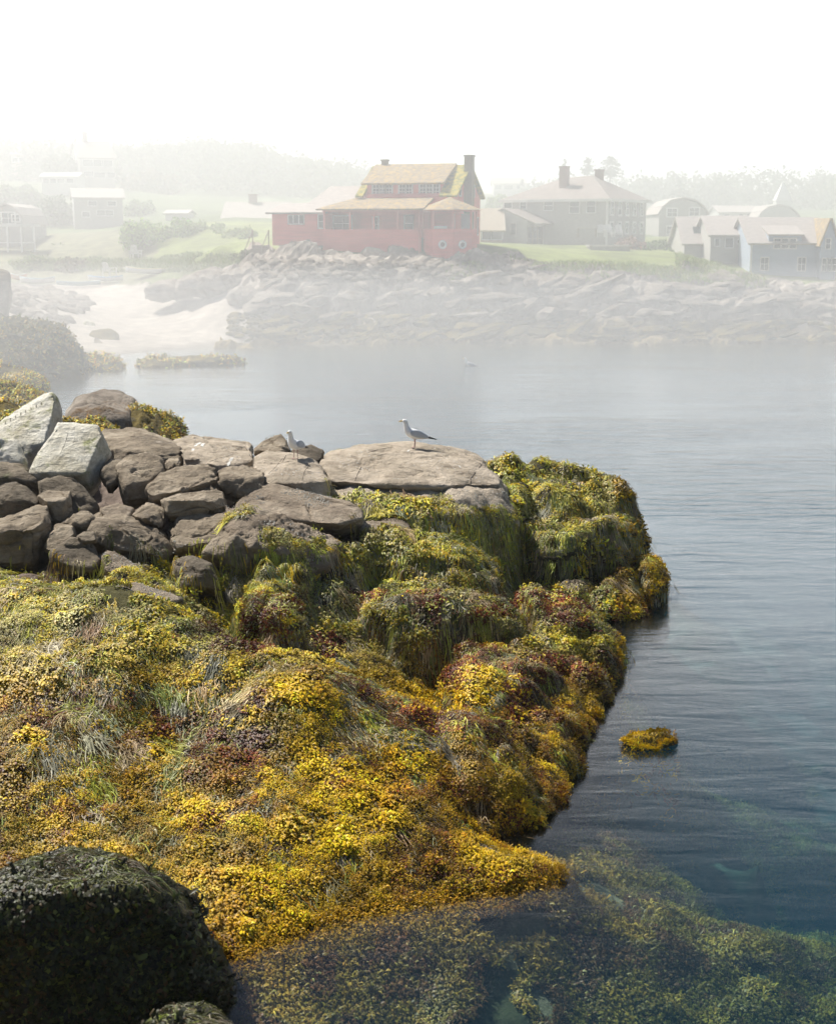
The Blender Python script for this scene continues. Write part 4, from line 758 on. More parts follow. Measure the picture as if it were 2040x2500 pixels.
# ------------------------------------------------------------------ water: one closed body with a rippled, mirror-like top over clear teal depth
def water_material():
    m = bpy.data.materials.new('sea_water'); n = nodes_of(m); l = n.links.new
    o = n.nodes.new('ShaderNodeOutputMaterial'); g = n.nodes.new('ShaderNodeNewGeometry')
    def wave(scale, stretch, rot, det):
        mp = n.nodes.new('ShaderNodeMapping'); mp.inputs['Scale'].default_value = stretch; mp.inputs['Rotation'].default_value = (0, 0, rot); l(g.outputs['Position'], mp.inputs[0])
        t = n.nodes.new('ShaderNodeTexNoise'); t.inputs['Scale'].default_value = scale; t.inputs['Detail'].default_value = det; t.inputs['Distortion'].default_value = .4; l(mp.outputs[0], t.inputs['Vector']); return t.outputs['Fac']
    a = wave(1.1, (.55, 1.7, 1), R(8), 4); b = wave(5.5, (.6, 1.5, 1), R(-12), 5); c = wave(.12, (.6, 1.4, 1), 0, 2)
    m1 = n.nodes.new('ShaderNodeMath'); m1.operation = 'MULTIPLY_ADD'; l(b, m1.inputs[0]); m1.inputs[1].default_value = .13; l(a, m1.inputs[2])
    amp = n.nodes.new('ShaderNodeMapRange'); l(c, amp.inputs['Value']); amp.inputs['From Min'].default_value = .35; amp.inputs['From Max'].default_value = .65; amp.inputs['To Min'].default_value = .25; amp.inputs['To Max'].default_value = 1.0
    sp = n.nodes.new('ShaderNodeSeparateXYZ'); l(g.outputs['Position'], sp.inputs[0]); ry = n.nodes.new('ShaderNodeMapRange'); l(sp.outputs['Y'], ry.inputs['Value']); ry.inputs['From Min'].default_value = 17; ry.inputs['From Max'].default_value = 42; ry.inputs['To Min'].default_value = 1.0; ry.inputs['To Max'].default_value = 6.0   # open water is more ruffled than the lee of the rocks
    m3 = n.nodes.new('ShaderNodeMath'); m3.operation = 'MULTIPLY'; l(ry.outputs[0], m3.inputs[0]); l(amp.outputs[0], m3.inputs[1])
    m2 = n.nodes.new('ShaderNodeMath'); m2.operation = 'MULTIPLY'; l(m1.outputs[0], m2.inputs[0]); l(m3.outputs[0], m2.inputs[1])
    bp = n.nodes.new('ShaderNodeBump'); bp.inputs['Strength'].default_value = 1.0; bp.inputs['Distance'].default_value = .017; l(m2.outputs[0], bp.inputs['Height'])
    fr = n.nodes.new('ShaderNodeFresnel'); fr.inputs['IOR'].default_value = 1.33; l(bp.outputs[0], fr.inputs['Normal'])
    gl = n.nodes.new('ShaderNodeBsdfGlossy'); gl.inputs['Roughness'].default_value = .15; l(bp.outputs[0], gl.inputs['Normal']); gl.inputs[0].default_value = (1, 1, 1, 1)
    tr = n.nodes.new('ShaderNodeBsdfTransparent'); tr.inputs[0].default_value = (.97, .985, .985, 1)
    mm = n.nodes.new('ShaderNodeMixShader'); l(fr.outputs[0], mm.inputs[0]); l(tr.outputs[0], mm.inputs[1]); l(gl.outputs[0], mm.inputs[2]); l(mm.outputs[0], o.inputs['Surface'])
    ab = n.nodes.new('ShaderNodeVolumeAbsorption'); ab.inputs['Color'].default_value = (.15, .58, .70, 1); ab.inputs['Density'].default_value = .32
    sc = n.nodes.new('ShaderNodeVolumeScatter'); sc.inputs['Color'].default_value = (.07, .42, .62, 1); sc.inputs['Density'].default_value = .045; sc.inputs['Anisotropy'].default_value = .2
    ad = n.nodes.new('ShaderNodeAddShader'); l(ab.outputs[0], ad.inputs[0]); l(sc.outputs[0], ad.inputs[1]); l(ad.outputs[0], o.inputs['Volume'])
    return m
mb = MB(); mb.box(-650, 650, -110, 160, -6.2, 0); o = mb.build('water', water_material()); tag(o, 'calm clear cove water with light ripples', 'water', kind='structure')

# ------------------------------------------------------------------ air: thin haze everywhere, and the sea fog bank lying over the far side of the cove
def air(name, pts_bottom, z0, z1, dens, label, col=(1, 1, 1), pts_top=None):
    m = bpy.data.materials.new(name); n = nodes_of(m); o = n.nodes.new('ShaderNodeOutputMaterial')
    pv = n.nodes.new('ShaderNodeVolumePrincipled'); pv.inputs['Color'].default_value = (*col, 1); pv.inputs['Density'].default_value = dens; pv.inputs['Anisotropy'].default_value = 0.35
    n.links.new(pv.outputs[0], o.inputs['Volume'])
    mb = MB()
    if pts_top:      # a bank whose near face leans back
        k = len(pts_bottom); mb.v = [(a, b, z0) for a, b in pts_bottom] + [(a, b, z1) for a, b in pts_top]; mb.f = [tuple(range(k)), tuple(range(2 * k - 1, k - 1, -1))] + [(i, k + i, k + (i + 1) % k, (i + 1) % k) for i in range(k)]
    else: mb.prism([(a, b, z0) for a, b in pts_bottom], (0, 0, z1 - z0))
    ob = mb.build(name, m); tag(ob, label, 'air', kind='stuff'); return ob
air('haze', [(-690, -118), (690, -118), (690, 1480), (-690, 1480)], -7.5, 30, .0003, 'thin pale sea haze over the whole cove')
air('fog', [(-600, 30), (600, 30), (600, 700), (-600, 700)], -7.0, 23.5, .0085, 'white fog bank lying over the far shore and the houses', (.95, .955, .96), [(-600, 56), (600, 56), (600, 700), (-600, 700)])
air('sea_fog', [(-600, 28.8), (600, 28.8), (600, 88), (-600, 88)], -7.2, 5.0, .0088, 'low white sea fog lying on the water of the cove', (1, 1, 1), [(-600, 38), (600, 38), (600, 86), (-600, 86)])

# ------------------------------------------------------------------ buildings
Vx = lambda *a: Vector(a)
M_redp = plain('red_paint', (.80, .24, .21), .75, .12, 3, .3, 14, (.3, .3, 6)); M_redt = plain('red_trim', (.82, .30, .26), .7, .1)
M_roofo = rockmat('lichen_shingle', (.22, .18, .13), (.36, .29, .20), (.48, .38, .24), stain=(.54, .38, .14), stain_lo=.55, scale=1.8, bump=.3)
M_moss = rockmat('moss_shingle', (.12, .14, .04), (.22, .24, .06), (.34, .30, .08), stain=(.50, .40, .06), stain_lo=.5, scale=1.6, bump=.3)
M_roofg = plain('brown_shingle', (.31, .265, .235), .85, .2, 3, .4, 18, (1, 1, 5)); M_roofp = plain('pale_shingle', (.45, .41, .375), .85, .15, 3, .3, 18, (1, 1, 5))
M_grey = plain('grey_shingle', (.40, .39, .365), .85, .2, 3, .4, 16, (1, 1, 5)); M_greyl = plain('light_grey_board', (.48, .47, .44), .85, .12, 3, .3, 14, (.4, .4, 6))
M_blue = plain('blue_grey_board', (.42, .49, .58), .8, .1, 3, .3, 14, (.4, .4, 6)); M_trim = plain('white_trim', (.78, .78, .76), .6, .05)
M_glass = plain('window_glass', (.05, .065, .07), .12, .3, 1.5, spec=.6); M_brick = plain('chimney_brick', (.24, .13, .10), .85, .25, 14, .4, 30)
M_moldy = plain('olive_chimney', (.20, .17, .10), .85, .25, 10, .4, 30); M_conc = plain('concrete', (.50, .47, .44), .85, .12, 4); M_beige = plain('beige_board', (.55, .47, .36), .8, .1)
M_whiteb = plain('white_board', (.62, .62, .60), .75, .08, 3, .2, 14, (.4, .4, 6)); M_wood = plain('weathered_wood', (.30, .26, .21), .85, .2, 8); M_pink = plain('curtain_white', (.85, .85, .86), .8, .04)
def win(root, o, d, n, w, h, cols=2, rows=2, mat=None, fr=.07, glass=None, name='window'):
    d = Vector(d).normalized(); n = Vector(n).normalized(); o = Vector(o); z = Vx(0, 0, 1); m = MB()
    def bar(x0, x1, z0, z1, t): m.prism([o + d * x0 + z * z0, o + d * x1 + z * z0, o + d * x1 + z * z1, o + d * x0 + z * z1], n * t)
    bar(-w / 2 - fr, w / 2 + fr, -fr, 0, .06); bar(-w / 2 - fr, w / 2 + fr, h, h + fr, .06); bar(-w / 2 - fr, -w / 2, 0, h, .055); bar(w / 2, w / 2 + fr, 0, h, .055)
    for i in range(1, cols): x = -w / 2 + w * i / cols; bar(x - .018, x + .018, 0, h, .045)
    for i in range(1, rows): zz = h * i / rows; bar(-w / 2, w / 2, zz - .018, zz + .018, .04)
    f = m.build(name, mat or M_trim, root); g = MB(); g.prism([o - d * w / 2, o + d * w / 2, o + d * w / 2 + z * h, o - d * w / 2 + z * h], n * .02); g.build('pane', glass or M_glass, f); return f
def slab(m, pts, t=.14):
    p = [Vector(a) for a in pts]; n = (p[1] - p[0]).cross(p[2] - p[0]).normalized(); n = n if n.z > 0 else -n; m.prism(p, n * t); return m
def gable(root, x0, x1, y0, y1, z0, ze, zr, wmat, rmat, ax='x', ov=.25, rname='roof'):
    """walls with gable ends, ridge along ax, and a two slope roof"""
    m = MB()
    if ax == 'x':
        ym = (y0 + y1) / 2; m.prism([(x0, y0, z0), (x0, y1, z0), (x0, y1, ze), (x0, ym, zr), (x0, y0, ze)], (x1 - x0, 0, 0)); k = (zr - ze) / (ym - y0) * ov
        r = MB(); slab(r, [(x0 - ov, y0 - ov, ze - k), (x1 + ov, y0 - ov, ze - k), (x1 + ov, ym, zr), (x0 - ov, ym, zr)]); slab(r, [(x0 - ov, y1 + ov, ze - k), (x1 + ov, y1 + ov, ze - k), (x1 + ov, ym + .002, zr + .003), (x0 - ov, ym + .002, zr + .003)])
    else:
        xm = (x0 + x1) / 2; m.prism([(x0, y0, z0), (x1, y0, z0), (x1, y0, ze), (xm, y0, zr), (x0, y0, ze)], (0, y1 - y0, 0)); k = (zr - ze) / (xm - x0) * ov
        r = MB(); slab(r, [(x0 - ov, y0 - ov, ze - k), (x0 - ov, y1 + ov, ze - k), (xm, y1 + ov, zr), (xm, y0 - ov, zr)]); slab(r, [(x1 + ov, y0 - ov, ze - k), (x1 + ov, y1 + ov, ze - k), (xm + .002, y1 + ov, zr + .003), (xm + .002, y0 - ov, zr + .003)])
    w = m.build('wall', wmat, root); rf = r.build(rname, rmat, root); return w, rf
def chimney(par, x, y, z0, z1, w, mat, d=None):
    d = d or w; m = MB(); m.box(x - w / 2, x + w / 2, y - d / 2, y + d / 2, z0, z1 - .12); m.box(x - w / 2 - .05, x + w / 2 + .05, y - d / 2 - .05, y + d / 2 + .05, z1 - .12, z1); return m.build('chimney', mat, par)
FX_, FN, RX, RN = (1, 0, 0), (0, -1, 0), (0, 1, 0), (1, 0, 0)

# --- the red house on the rocks
c = P(1027, 632, 97); base = c[2]
rh = empty('red_house', (c[0], 97, base), -R(17)); tag(rh, 'red cottage on the rocks with a long porch, octagonal corner bay and lichen stained roof', 'house')
zz = lambda cy_, Y=97.: P(1020, 350 + cy_ / 2.671, Y)[2] - base
e, rail, rg = zz(432), zz(560), zz(152, 102.)
m = MB(); m.prism([(-4.9, 2, .6), (-4.9, 9.0, .6), (-4.9, 9.0, zz(352, 100)), (-4.9, 5.5, rg - .15), (-4.9, 2, zz(352, 100))], (6.6, 0, 0)); main = m.build('wall', M_redp, rh)
er = zz(352, 99); r = MB()
slab(r, [(.75, 1.75, er), (2.0, 1.75, er), (2.0, 5.5, rg), (.75, 5.5, rg)]); slab(r, [(-5.2, 1.75, er), (-4.65, 1.75, er), (-4.65, 5.5, rg), (-5.2, 5.5, rg)]); slab(r, [(-5.2, 9.25, er), (2.0, 9.25, er), (2.0, 5.503, rg + .003), (-5.2, 5.503, rg + .003)])
rf = r.build('roof', M_moss, rh)
m = MB(); dz0, dz1 = zz(345, 99.5), zz(258, 99.5); m.prism([(-4.6, 2.5, er - .2), (-4.6, 5.3, er - .2), (-4.6, 5.3, rg - .12), (-4.6, 2.5, dz1)], (5.3, 0, 0)); dm = m.build('dormer', M_redp, rh)
r = MB(); slab(r, [(-4.95, 2.2, dz1 - .1), (.95, 2.2, dz1 - .1), (.95, 5.45, rg + .12), (-4.95, 5.45, rg + .12)], .12); r.build('dormer_roof', M_roofo, dm)
for cx, w, cols in ((876, 1.4, 3), (1032, .95, 2), (1190, 1.4, 3)):
    x = (cx - 1140) * .01067 - .68; x = max(-3.8, min(-.05, x)) if cols == 3 else x
    for i in range(cols): win(dm, (x + (i - (cols - 1) / 2) * w / cols * 1.02, 2.5, zz(336, 99.5)), FX_, FN, w / cols - .1, zz(268, 99.5) - zz(336, 99.5), 2, 3, fr=.10)
chimney(rh, -4.3, 5.5, rg - .4, zz(98, 102), .42, M_moldy); chimney(rh, 1.98, 4.9, 0.2, zz(80, 102), .55, M_moldy, .7)
# ell behind the left end, and the low left wing
m = MB(); m.prism([(-8.6, 3, .6), (-8.6, 8.4, .6), (-8.6, 8.4, 3.4), (-8.6, 5.6, zz(300, 102.5)), (-8.6, 3, 3.4)], (3.7, 0, 0)); m.build('wall', M_redp, rh)
r = MB(); z5 = zz(286, 102.5); slab(r, [(-9.4, 2.0, zz(440)), (-4.9, 2.0, zz(390, 99)), (-4.9, 5.6, z5), (-8.4, 5.6, z5)]); slab(r, [(-9.4, 8.9, 3.1), (-4.9, 8.9, 3.1), (-4.9, 5.603, z5 + .003), (-8.4, 5.603, z5 + .003)]); r.build('roof', M_roofp, rh)
lz = zz(455); m = MB(); m.box(-10.85, -6.95, .55, 5.6, zz(668), lz); m.build('wall', M_redp, rh)
m = MB(); m.box(-10.4, -7.0, .62, 5.4, zz(745), zz(668)); m.build('foundation', M_conc, rh)
r = MB(); slab(r, [(-11.2, .2, lz - .02), (-6.8, .2, lz - .02), (-6.8, 3.2, lz + .75), (-11.2, 3.2, lz + .62)], .12); slab(r, [(-11.2, 6.0, lz), (-6.8, 6.0, lz), (-6.8, 3.203, lz + .75), (-11.2, 3.203, lz + .62)], .12); r.build('roof', M_roofp, rh)
for i in range(3): win(rh, ((290 - 1140) * .01067 + (i - 1) * .40, .55, zz(523)), FX_, FN, .32, .58, 1, 1, fr=.05)
win(rh, ((462 - 1140) * .01067, .55, zz(550)), FX_, FN, .40, .85, 1, 2)
m = MB(); m.box(-8.35, -8.05, .5, .56, zz(648), zz(628)); m.build('crawl_vent', M_wood, rh)
# porch
m = MB(); m.box(-6.95, .0, 0, .12, .25, rail); m.build('porch_wall', M_redp, rh); m = MB(); m.box(-6.95, .1, .12, 2, .4, rail - .55); m.build('porch_floor', M_wood, rh)
m = MB(); m.box(-6.9, -.02, .03, .1, -.6, .25); m.build('foundation', M_conc, rh)
for cx in (500, 672, 830, 985, 1128): x = (cx - 1140) * .01067; MB().box(x - .06, x + .06, .0, .12, rail, e).build('porch_post', M_redt, rh)
MB().box(-6.95, 0, .0, .11, e - .12, e + .02).build('porch_beam', M_redt, rh)
r = MB(); slab(r, [(-7.3, -.35, e - .02), (.3, -.35, e - .02), (.3, 2.05, zz(362, 99)), (-5.3, 2.05, zz(362, 99))], .1); r.build('porch_roof', M_roofo, rh)
for cx, w, h in ((585, 1.3, 1.0), (810, .35, .9), (1032, .55, 1.0)): win(rh, ((cx - 1140) * .01067 - .3, 2.0, rail - .1), FX_, FN, w, h, 2 if w > .6 else 1, 2)
MB().tube((-.12, -.06, .2), (-.12, -.06, e), .035).build('downspout', M_redt, rh)
# octagonal bay
oc = Vx(1.68, 1.1, 0); rad = 1.84; ang = [math.pi * (.125 + .25 * k) for k in range(8)]; pt = lambda k, rr=rad, z=0: Vx(oc.x + rr * math.cos(ang[k % 8]), oc.y + rr * math.sin(ang[k % 8]), z)
m = MB(); inner = rad - .12
for k in range(3, 9): m.prism([pt(k, rad, -.25), pt(k + 1, rad, -.25), pt(k + 1, inner, -.25), pt(k, inner, -.25)], (0, 0, rail + .03 + .25))
bay = m.build('bay', M_redp, rh)
m = MB(); m.prism([pt(k, inner - .02, .3) for k in range(8)], (0, 0, .15)); m.build('bay_floor', M_wood, bay)
for k in range(3, 9):
    q = pt(k, rad - .06); MB().box(q.x - .06, q.x + .06, q.y - .06, q.y + .06, rail + .03, e).build('post', M_redt, bay)
m = MB()
for k in range(3, 9): m.prism([pt(k, rad + .0, e - .14), pt(k + 1, rad + .0, e - .14), pt(k + 1, inner, e - .14), pt(k, inner, e - .14)], (0, 0, .16))
m.build('beam', M_redt, bay)
m = MB(); ap = Vx(oc.x, oc.y, zz(350, 98))
for k in range(8): m.poly([pt(k, rad + .38, e - .02), pt(k + 1, rad + .38, e - .02), ap])
m.poly([pt(k, rad + .38, e - .02) for k in range(8)]); m.build('bay_roof', M_roofo, bay)
win(bay, (1.3, 2.2, rail - .05), FX_, FN, .7, 1.0, 1, 2); win(bay, (2.5, 2.25, rail - .05), (1, .2, 0), (-.2, -1, 0), .5, 1.0, 1, 1, glass=M_pink)
for k in (5, 6):     # round portholes in the two front facets
    a, b = pt(k), pt(k + 1); md = (a + b) / 2; nn = Vx(math.cos((ang[k % 8] + ang[(k + 1) % 8] + (0 if k < 7 else 0)) / 2), math.sin((ang[k] + ang[k + 1]) / 2), 0); dd = (b - a).normalized(); zc = zz(659); m = MB(); N_ = 18
    for i in range(N_):
        t0, t1 = 2 * math.pi * i / N_, 2 * math.pi * (i + 1) / N_; f_ = lambda t, rr: md + dd * rr * math.cos(t) + Vx(0, 0, zc + rr * math.sin(t))
        m.prism([f_(t0, .15), f_(t1, .15), f_(t1, .29), f_(t0, .29)], nn * .05)
    w_ = m.build('porthole', M_trim, bay); g = MB(); g.prism([f_(2 * math.pi * i / N_, .16) for i in range(N_)], nn * .02); g.build('pane', M_glass, w_)
MB().box(.9, 1.9, -.45, -.36, rail + .03, rail + .22).build('window_box', M_trim, bay)
for y_, z_, w_, h_ in ((3.5, er + .15, .45, .8), (7.1, er + .15, .4, .75), (6.6, 1.6, .6, 1.15), (8.1, 1.6, .55, 1.15)): win(rh, (1.7, y_, z_), RX, RN, w_, h_, 1, 2)
# --- grey hip roofed house
gp = lambda cx, cy_, Y: P(1150 + cx / 1.9506, 350 + cy_ / 1.9506, Y)
Y0 = 122.; c = gp(645, 488, Y0); bz = c[2] - .6; gh = empty('grey_house', (c[0], Y0, bz), -R(30)); tag(gh, 'big grey shingled house with a brown hip roof and two brick chimneys', 'house')
z_ = lambda cy_, Y=Y0: gp(645, cy_, Y)[2] - bz
Lf, Lr = 9.6, 8.7; ez = z_(265); MB().box(-Lf, 0, 0, Lr, 0, ez).build('wall', M_grey, gh)
ap1, ap2 = Vx(-6.0, 4.35, z_(160, 127)), Vx(-3.3, 4.35, z_(152, 127)); c4 = [Vx(-Lf - .4, -.4, ez), Vx(.4, -.4, ez), Vx(.4, Lr + .4, ez), Vx(-Lf - .4, Lr + .4, ez)]; m = MB()
m.poly([c4[0], c4[1], ap2, ap1]); m.poly([c4[1], c4[2], ap2]); m.poly([c4[2], c4[3], ap1, ap2]); m.poly([c4[3], c4[0], ap1]); m.poly(c4); rf = m.build('roof', M_roofg, gh)
m = MB(); m.box(-Lf - .42, .42, -.46, -.4, ez - .2, ez + .02); m.box(.4, .46, -.46, Lr + .4, ez - .2, ez + .02); m.build('eave_trim', M_trim, gh)
m = MB(); m.box(-.16, .03, -.03, .0, 0, ez - .2); m.build('corner_board', M_trim, gh)
chimney(rf, -5.0, 2.2, z_(215), z_(105, 125), .68, M_brick); chimney(rf, -3.0, 5.1, z_(190), z_(122, 127), .62, M_brick)
gx_of = lambda cx: (cx - 645) / 1.9506 * Y0 * .983 / 3500 / math.cos(R(30)) * (1.045)
for cx, z0_, z1_, w in ((208, 330, 278, .7), (277, 308, 272, .55), (389, 315, 272, .8), (503, 330, 270, .85), (574, 328, 268, .75)): win(gh, (gx_of(cx), 0, z_(z0_)), FX_, FN, w, z_(z1_) - z_(z0_), 1, 2)
for i in range(5):
    y_ = .85 + i * 1.68; win(gh, (0, y_, z_(336)), RX, RN, .62, z_(278) - z_(336), 1, 2, fr=.16); win(gh, (0, y_, z_(425)), RX, RN, .62, z_(378) - z_(425), 1, 2, fr=.16)
x0_, x1_ = gx_of(165), gx_of(372); zg0, zg1 = z_(362, 120), z_(312, 120)
m = MB(); m.prism([(x0_, -3.4, -.3), (x1_, -3.4, -.3), (x1_, -3.4, zg0), ((x0_ + x1_) / 2, -3.4, zg1), (x0_, -3.4, zg0)], (0, 3.38, 0)); m.build('wing', M_greyl, gh)
r = MB(); xm = (x0_ + x1_) / 2; slab(r, [(x0_ - .2, -3.6, zg0 - .1), (x0_ - .2, -.02, zg0 - .1), (xm, -.02, zg1), (xm, -3.6, zg1)], .1); slab(r, [(x1_ + .9, -3.6, zg0 - .4), (x1_ + .9, -.02, zg0 - .4), (xm + .002, -.02, zg1 + .003), (xm + .002, -3.6, zg1 + .003)], .1); r.build('wing_roof', M_roofg, gh)
win(gh, (gx_of(312) , -3.4, z_(432, 119)), FX_, FN, .45, z_(382, 119) - z_(432, 119), 1, 2, fr=.05, mat=M_wood)
for i in range(3): win(gh, (x1_, -2.9 + i * 1.0, .25), RX, RN, .8, 1.9, 1, 2, fr=.06, mat=M_wood)
# terrace with furniture in front of it
c = gp(700, 480, 115); tw = empty('terrace_wall', (c[0], 115, c[2] - 1.35)); tag(tw, 'low grey stone terrace wall in front of the grey house', 'wall'); MB().box(-2.2, .9, 0, 2.5, 0, 1.15).build('wall', M_grey, tw); MB().box(-2.3, 1.0, -.1, 2.6, 1.15, 1.27).build('coping', M_conc, tw)
def garden_chair(u, v, Y, rz, mat, label, group='garden chairs', s=1.0):
    c = P(u, v, Y); t = empty('garden_chair', tuple(c), rz); t.scale = (s, s, s); tag(t, label, 'chair', group)
    m = MB(); [m.box(-.26 + .09 * i, -.19 + .09 * i, -.25, .28, .34 + 0, .37) for i in range(6)]; m.build('seat', mat, t)
    m = MB(); [m.prism([(-.26 + .09 * i, .24, .34), (-.19 + .09 * i, .24, .34), (-.19 + .09 * i, .48, 1.0 - .03 * abs(i - 2.5)), (-.26 + .09 * i, .48, 1.0 - .03 * abs(i - 2.5))], (0, .03, 0)) for i in range(6)]; m.build('backrest', mat, t)
    for s_ in (-1, 1):
        MB().box(s_ * .34 - .06, s_ * .34 + .06, -.35, .4, .56, .59).build('armrest', mat, t); MB().box(s_ * .31 - .03, s_ * .31 + .03, -.3, -.24, 0, .56).build('leg', mat, t); MB().box(s_ * .31 - .03, s_ * .31 + .03, .3, .36, 0, .56).build('leg', mat, t)
    return t
for u, lab in ((1466, 'leftmost white garden chair on the terrace of the grey house'), (1487, 'middle white garden chair on the terrace of the grey house'), (1508, 'rightmost white garden chair on the terrace of the grey house')):
    garden_chair(u, 579, 116.5, R(20 - u % 40), M_trim, lab, 'white garden chairs on the terrace', 1.05)
c = P(1432, 579, 116.5); tb = empty('garden_table', tuple(c)); tag(tb, 'pale garden table on the terrace left of the white chairs', 'table'); MB().box(-.8, .8, -.4, .4, .68, .74).build('tabletop', M_conc, tb)
for a in (-.7, .7):
    for b_ in (-.3, .3): MB().box(a - .03, a + .03, b_ - .03, b_ + .03, 0, .68).build('leg', M_wood, tb)
# --- long beige building between the two
def house(name, label, u0, u1, vb, ve, vr, Y, wmat, rmat, depth=6, rz=0, ax='x', wins=(), ridge_in=0, cat='house'):
    c0, c1 = P(u0, vb, Y), P(u1, vb, Y); W_ = (c1[0] - c0[0]) / max(.3, math.cos(rz)); bz = c0[2] - .8
    h = empty(name, ((c0[0] + c1[0]) / 2, Y, bz), rz); tag(h, label, cat)
    ze, zr = P(u0, ve, Y)[2] - bz, P(u0, vr, Y + depth / 2)[2] - bz
    w, rf = gable(h, -W_ / 2, W_ / 2, 0, depth, 0, ze, zr, wmat, rmat, ax)
    sc_ = (c1[0] - c0[0]) / (u1 - u0)
    for (wu, wv0, wv1, ww, cols, rows) in wins:
        win(h, ((wu - (u0 + u1) / 2) * sc_ / max(.3, math.cos(rz)), 0, P(u0, wv1, Y)[2] - bz), FX_, FN, ww, abs(P(u0, wv0, Y)[2] - P(u0, wv1, Y)[2]), cols, rows)
    return h, rf, ze, zr, W_
house('beige_house', 'plain beige building seen between the red cottage and the grey house', 1172, 1226, 588, 561, 512, 121, M_beige, M_beige, 5, wins=((1187, 564, 584, .7, 1, 1), (1212, 564, 584, .9, 1, 1)))
# --- blue grey house on the right, its gabled bay and the low link beside it
bp_ = lambda cx, cy_: (1150 + cx / 1.9506, 350 + cy_ / 1.9506)
u, v = bp_(1322, 645); hb, rf, ze, zr, W_ = house('blue_grey_house', 'blue grey boarded house with white framed windows at the right shore', u, 2012, v, 350 + 475 / 1.9506, 350 + 360 / 1.9506, 105, M_blue, M_roofp, 7,
    wins=((bp_(1391, 0)[0], 350 + 545 / 1.95, 350 + 603 / 1.95, .52, 2, 2), (bp_(1567, 0)[0], 350 + 545 / 1.95, 350 + 605 / 1.95, .52, 2, 2)))
sc_ = 105 * .983 / 3500; xo = lambda cx: (bp_(cx, 0)[0] - (u + 2012) / 2) * sc_
zb = lambda cy_, Y=105: P(1800, 350 + cy_ / 1.9506, Y)[2] - hb.location.z
m = MB(); m.prism([(xo(1405), -.05, ze - .6), (xo(1405), 3.2, ze - .6), (xo(1405), 3.2, zb(385, 108)), (xo(1405), -.05, zb(442))], (xo(1562) - xo(1405), 0, 0)); dm = m.build('dormer', M_blue, hb)
r = MB(); slab(r, [(xo(1398), -.3, zb(440)), (xo(1570), -.3, zb(440)), (xo(1570), 3.4, zb(378, 108)), (xo(1398), 3.4, zb(378, 108))], .1); r.build('dormer_roof', M_roofp, dm)
for cx in (1446, 1482, 1520): win(dm, (xo(cx), -.05, zb(498)), FX_, FN, .42, zb(455) - zb(498), 1, 2, fr=.09)
m = MB(); m.prism([(xo(1640), -.9, 0), (xo(1715), -.9, 0), (xo(1715), -.9, ze), (xo(1678), -.9, zb(365)), (xo(1640), -.9, ze)], (0, 5, 0)); gb = m.build('gabled_bay', M_blue, hb)
r = MB(); slab(r, [(xo(1632), -1.1, ze - .25), (xo(1632), 4.1, ze - .25), (xo(1678), 4.1, zb(358)), (xo(1678), -1.1, zb(358))], .1); slab(r, [(xo(1724), -1.1, ze - .25), (xo(1724), 4.1, ze - .25), (xo(1678) + .002, 4.1, zb(358) + .003), (xo(1678) + .002, -1.1, zb(358) + .003)], .1); r.build('bay_roof', M_roofo, gb)
for cx, a, b_ in ((1660, 605, 548), (1682, 605, 548), (1705, 605, 548), (1672, 500, 455)): win(gb, (xo(cx), -.9, zb(a)), FX_, FN, .3, zb(b_) - zb(a), 1, 2)
MB().box(-W_ / 2 - .02, -W_ / 2 + .14, -.03, 0, 0, ze).build('corner_board', M_trim, hb)
MB().box(-W_ / 2 + .3, W_ / 2 + 3, -1.6, -.02, -.05, .12).build('deck', M_wood, hb)
for k in range(8): MB().box(-W_ / 2 + .6 + k * 1.6, -W_ / 2 + .75 + k * 1.6, -1.5, -1.35, -1.8, -.05).build('pile', M_wood, hb)
house('grey_annex', 'low grey building with a plain pale roof left of the blue grey house', 1731, 1833, 655, 350 + 437 / 1.95, 350 + 352 / 1.95, 109, M_greyl, M_roofp, 6, wins=((1747, 350 + 455 / 1.95, 350 + 487 / 1.95, .3, 1, 1), (1776, 350 + 452 / 1.95, 350 + 495 / 1.95, .55, 1, 1), (1803, 350 + 460 / 1.95, 350 + 475 / 1.95, .4, 1, 1)))
h, rf, ze, zr, W_ = house('skylight_house', 'small pale roofed cottage with a skylight behind the lawn', 1668, 1729, 640, 350 + 475 / 1.95, 350 + 355 / 1.95, 112, M_greyl, M_roofp, 6)
MB().prism([(-.1, .95, ze + .72), (.45, .95, ze + .72), (.45, 1.55, ze + 1.15), (-.1, 1.55, ze + 1.15)], (0, -.08, .1)).build('skylight', M_glass, rf)
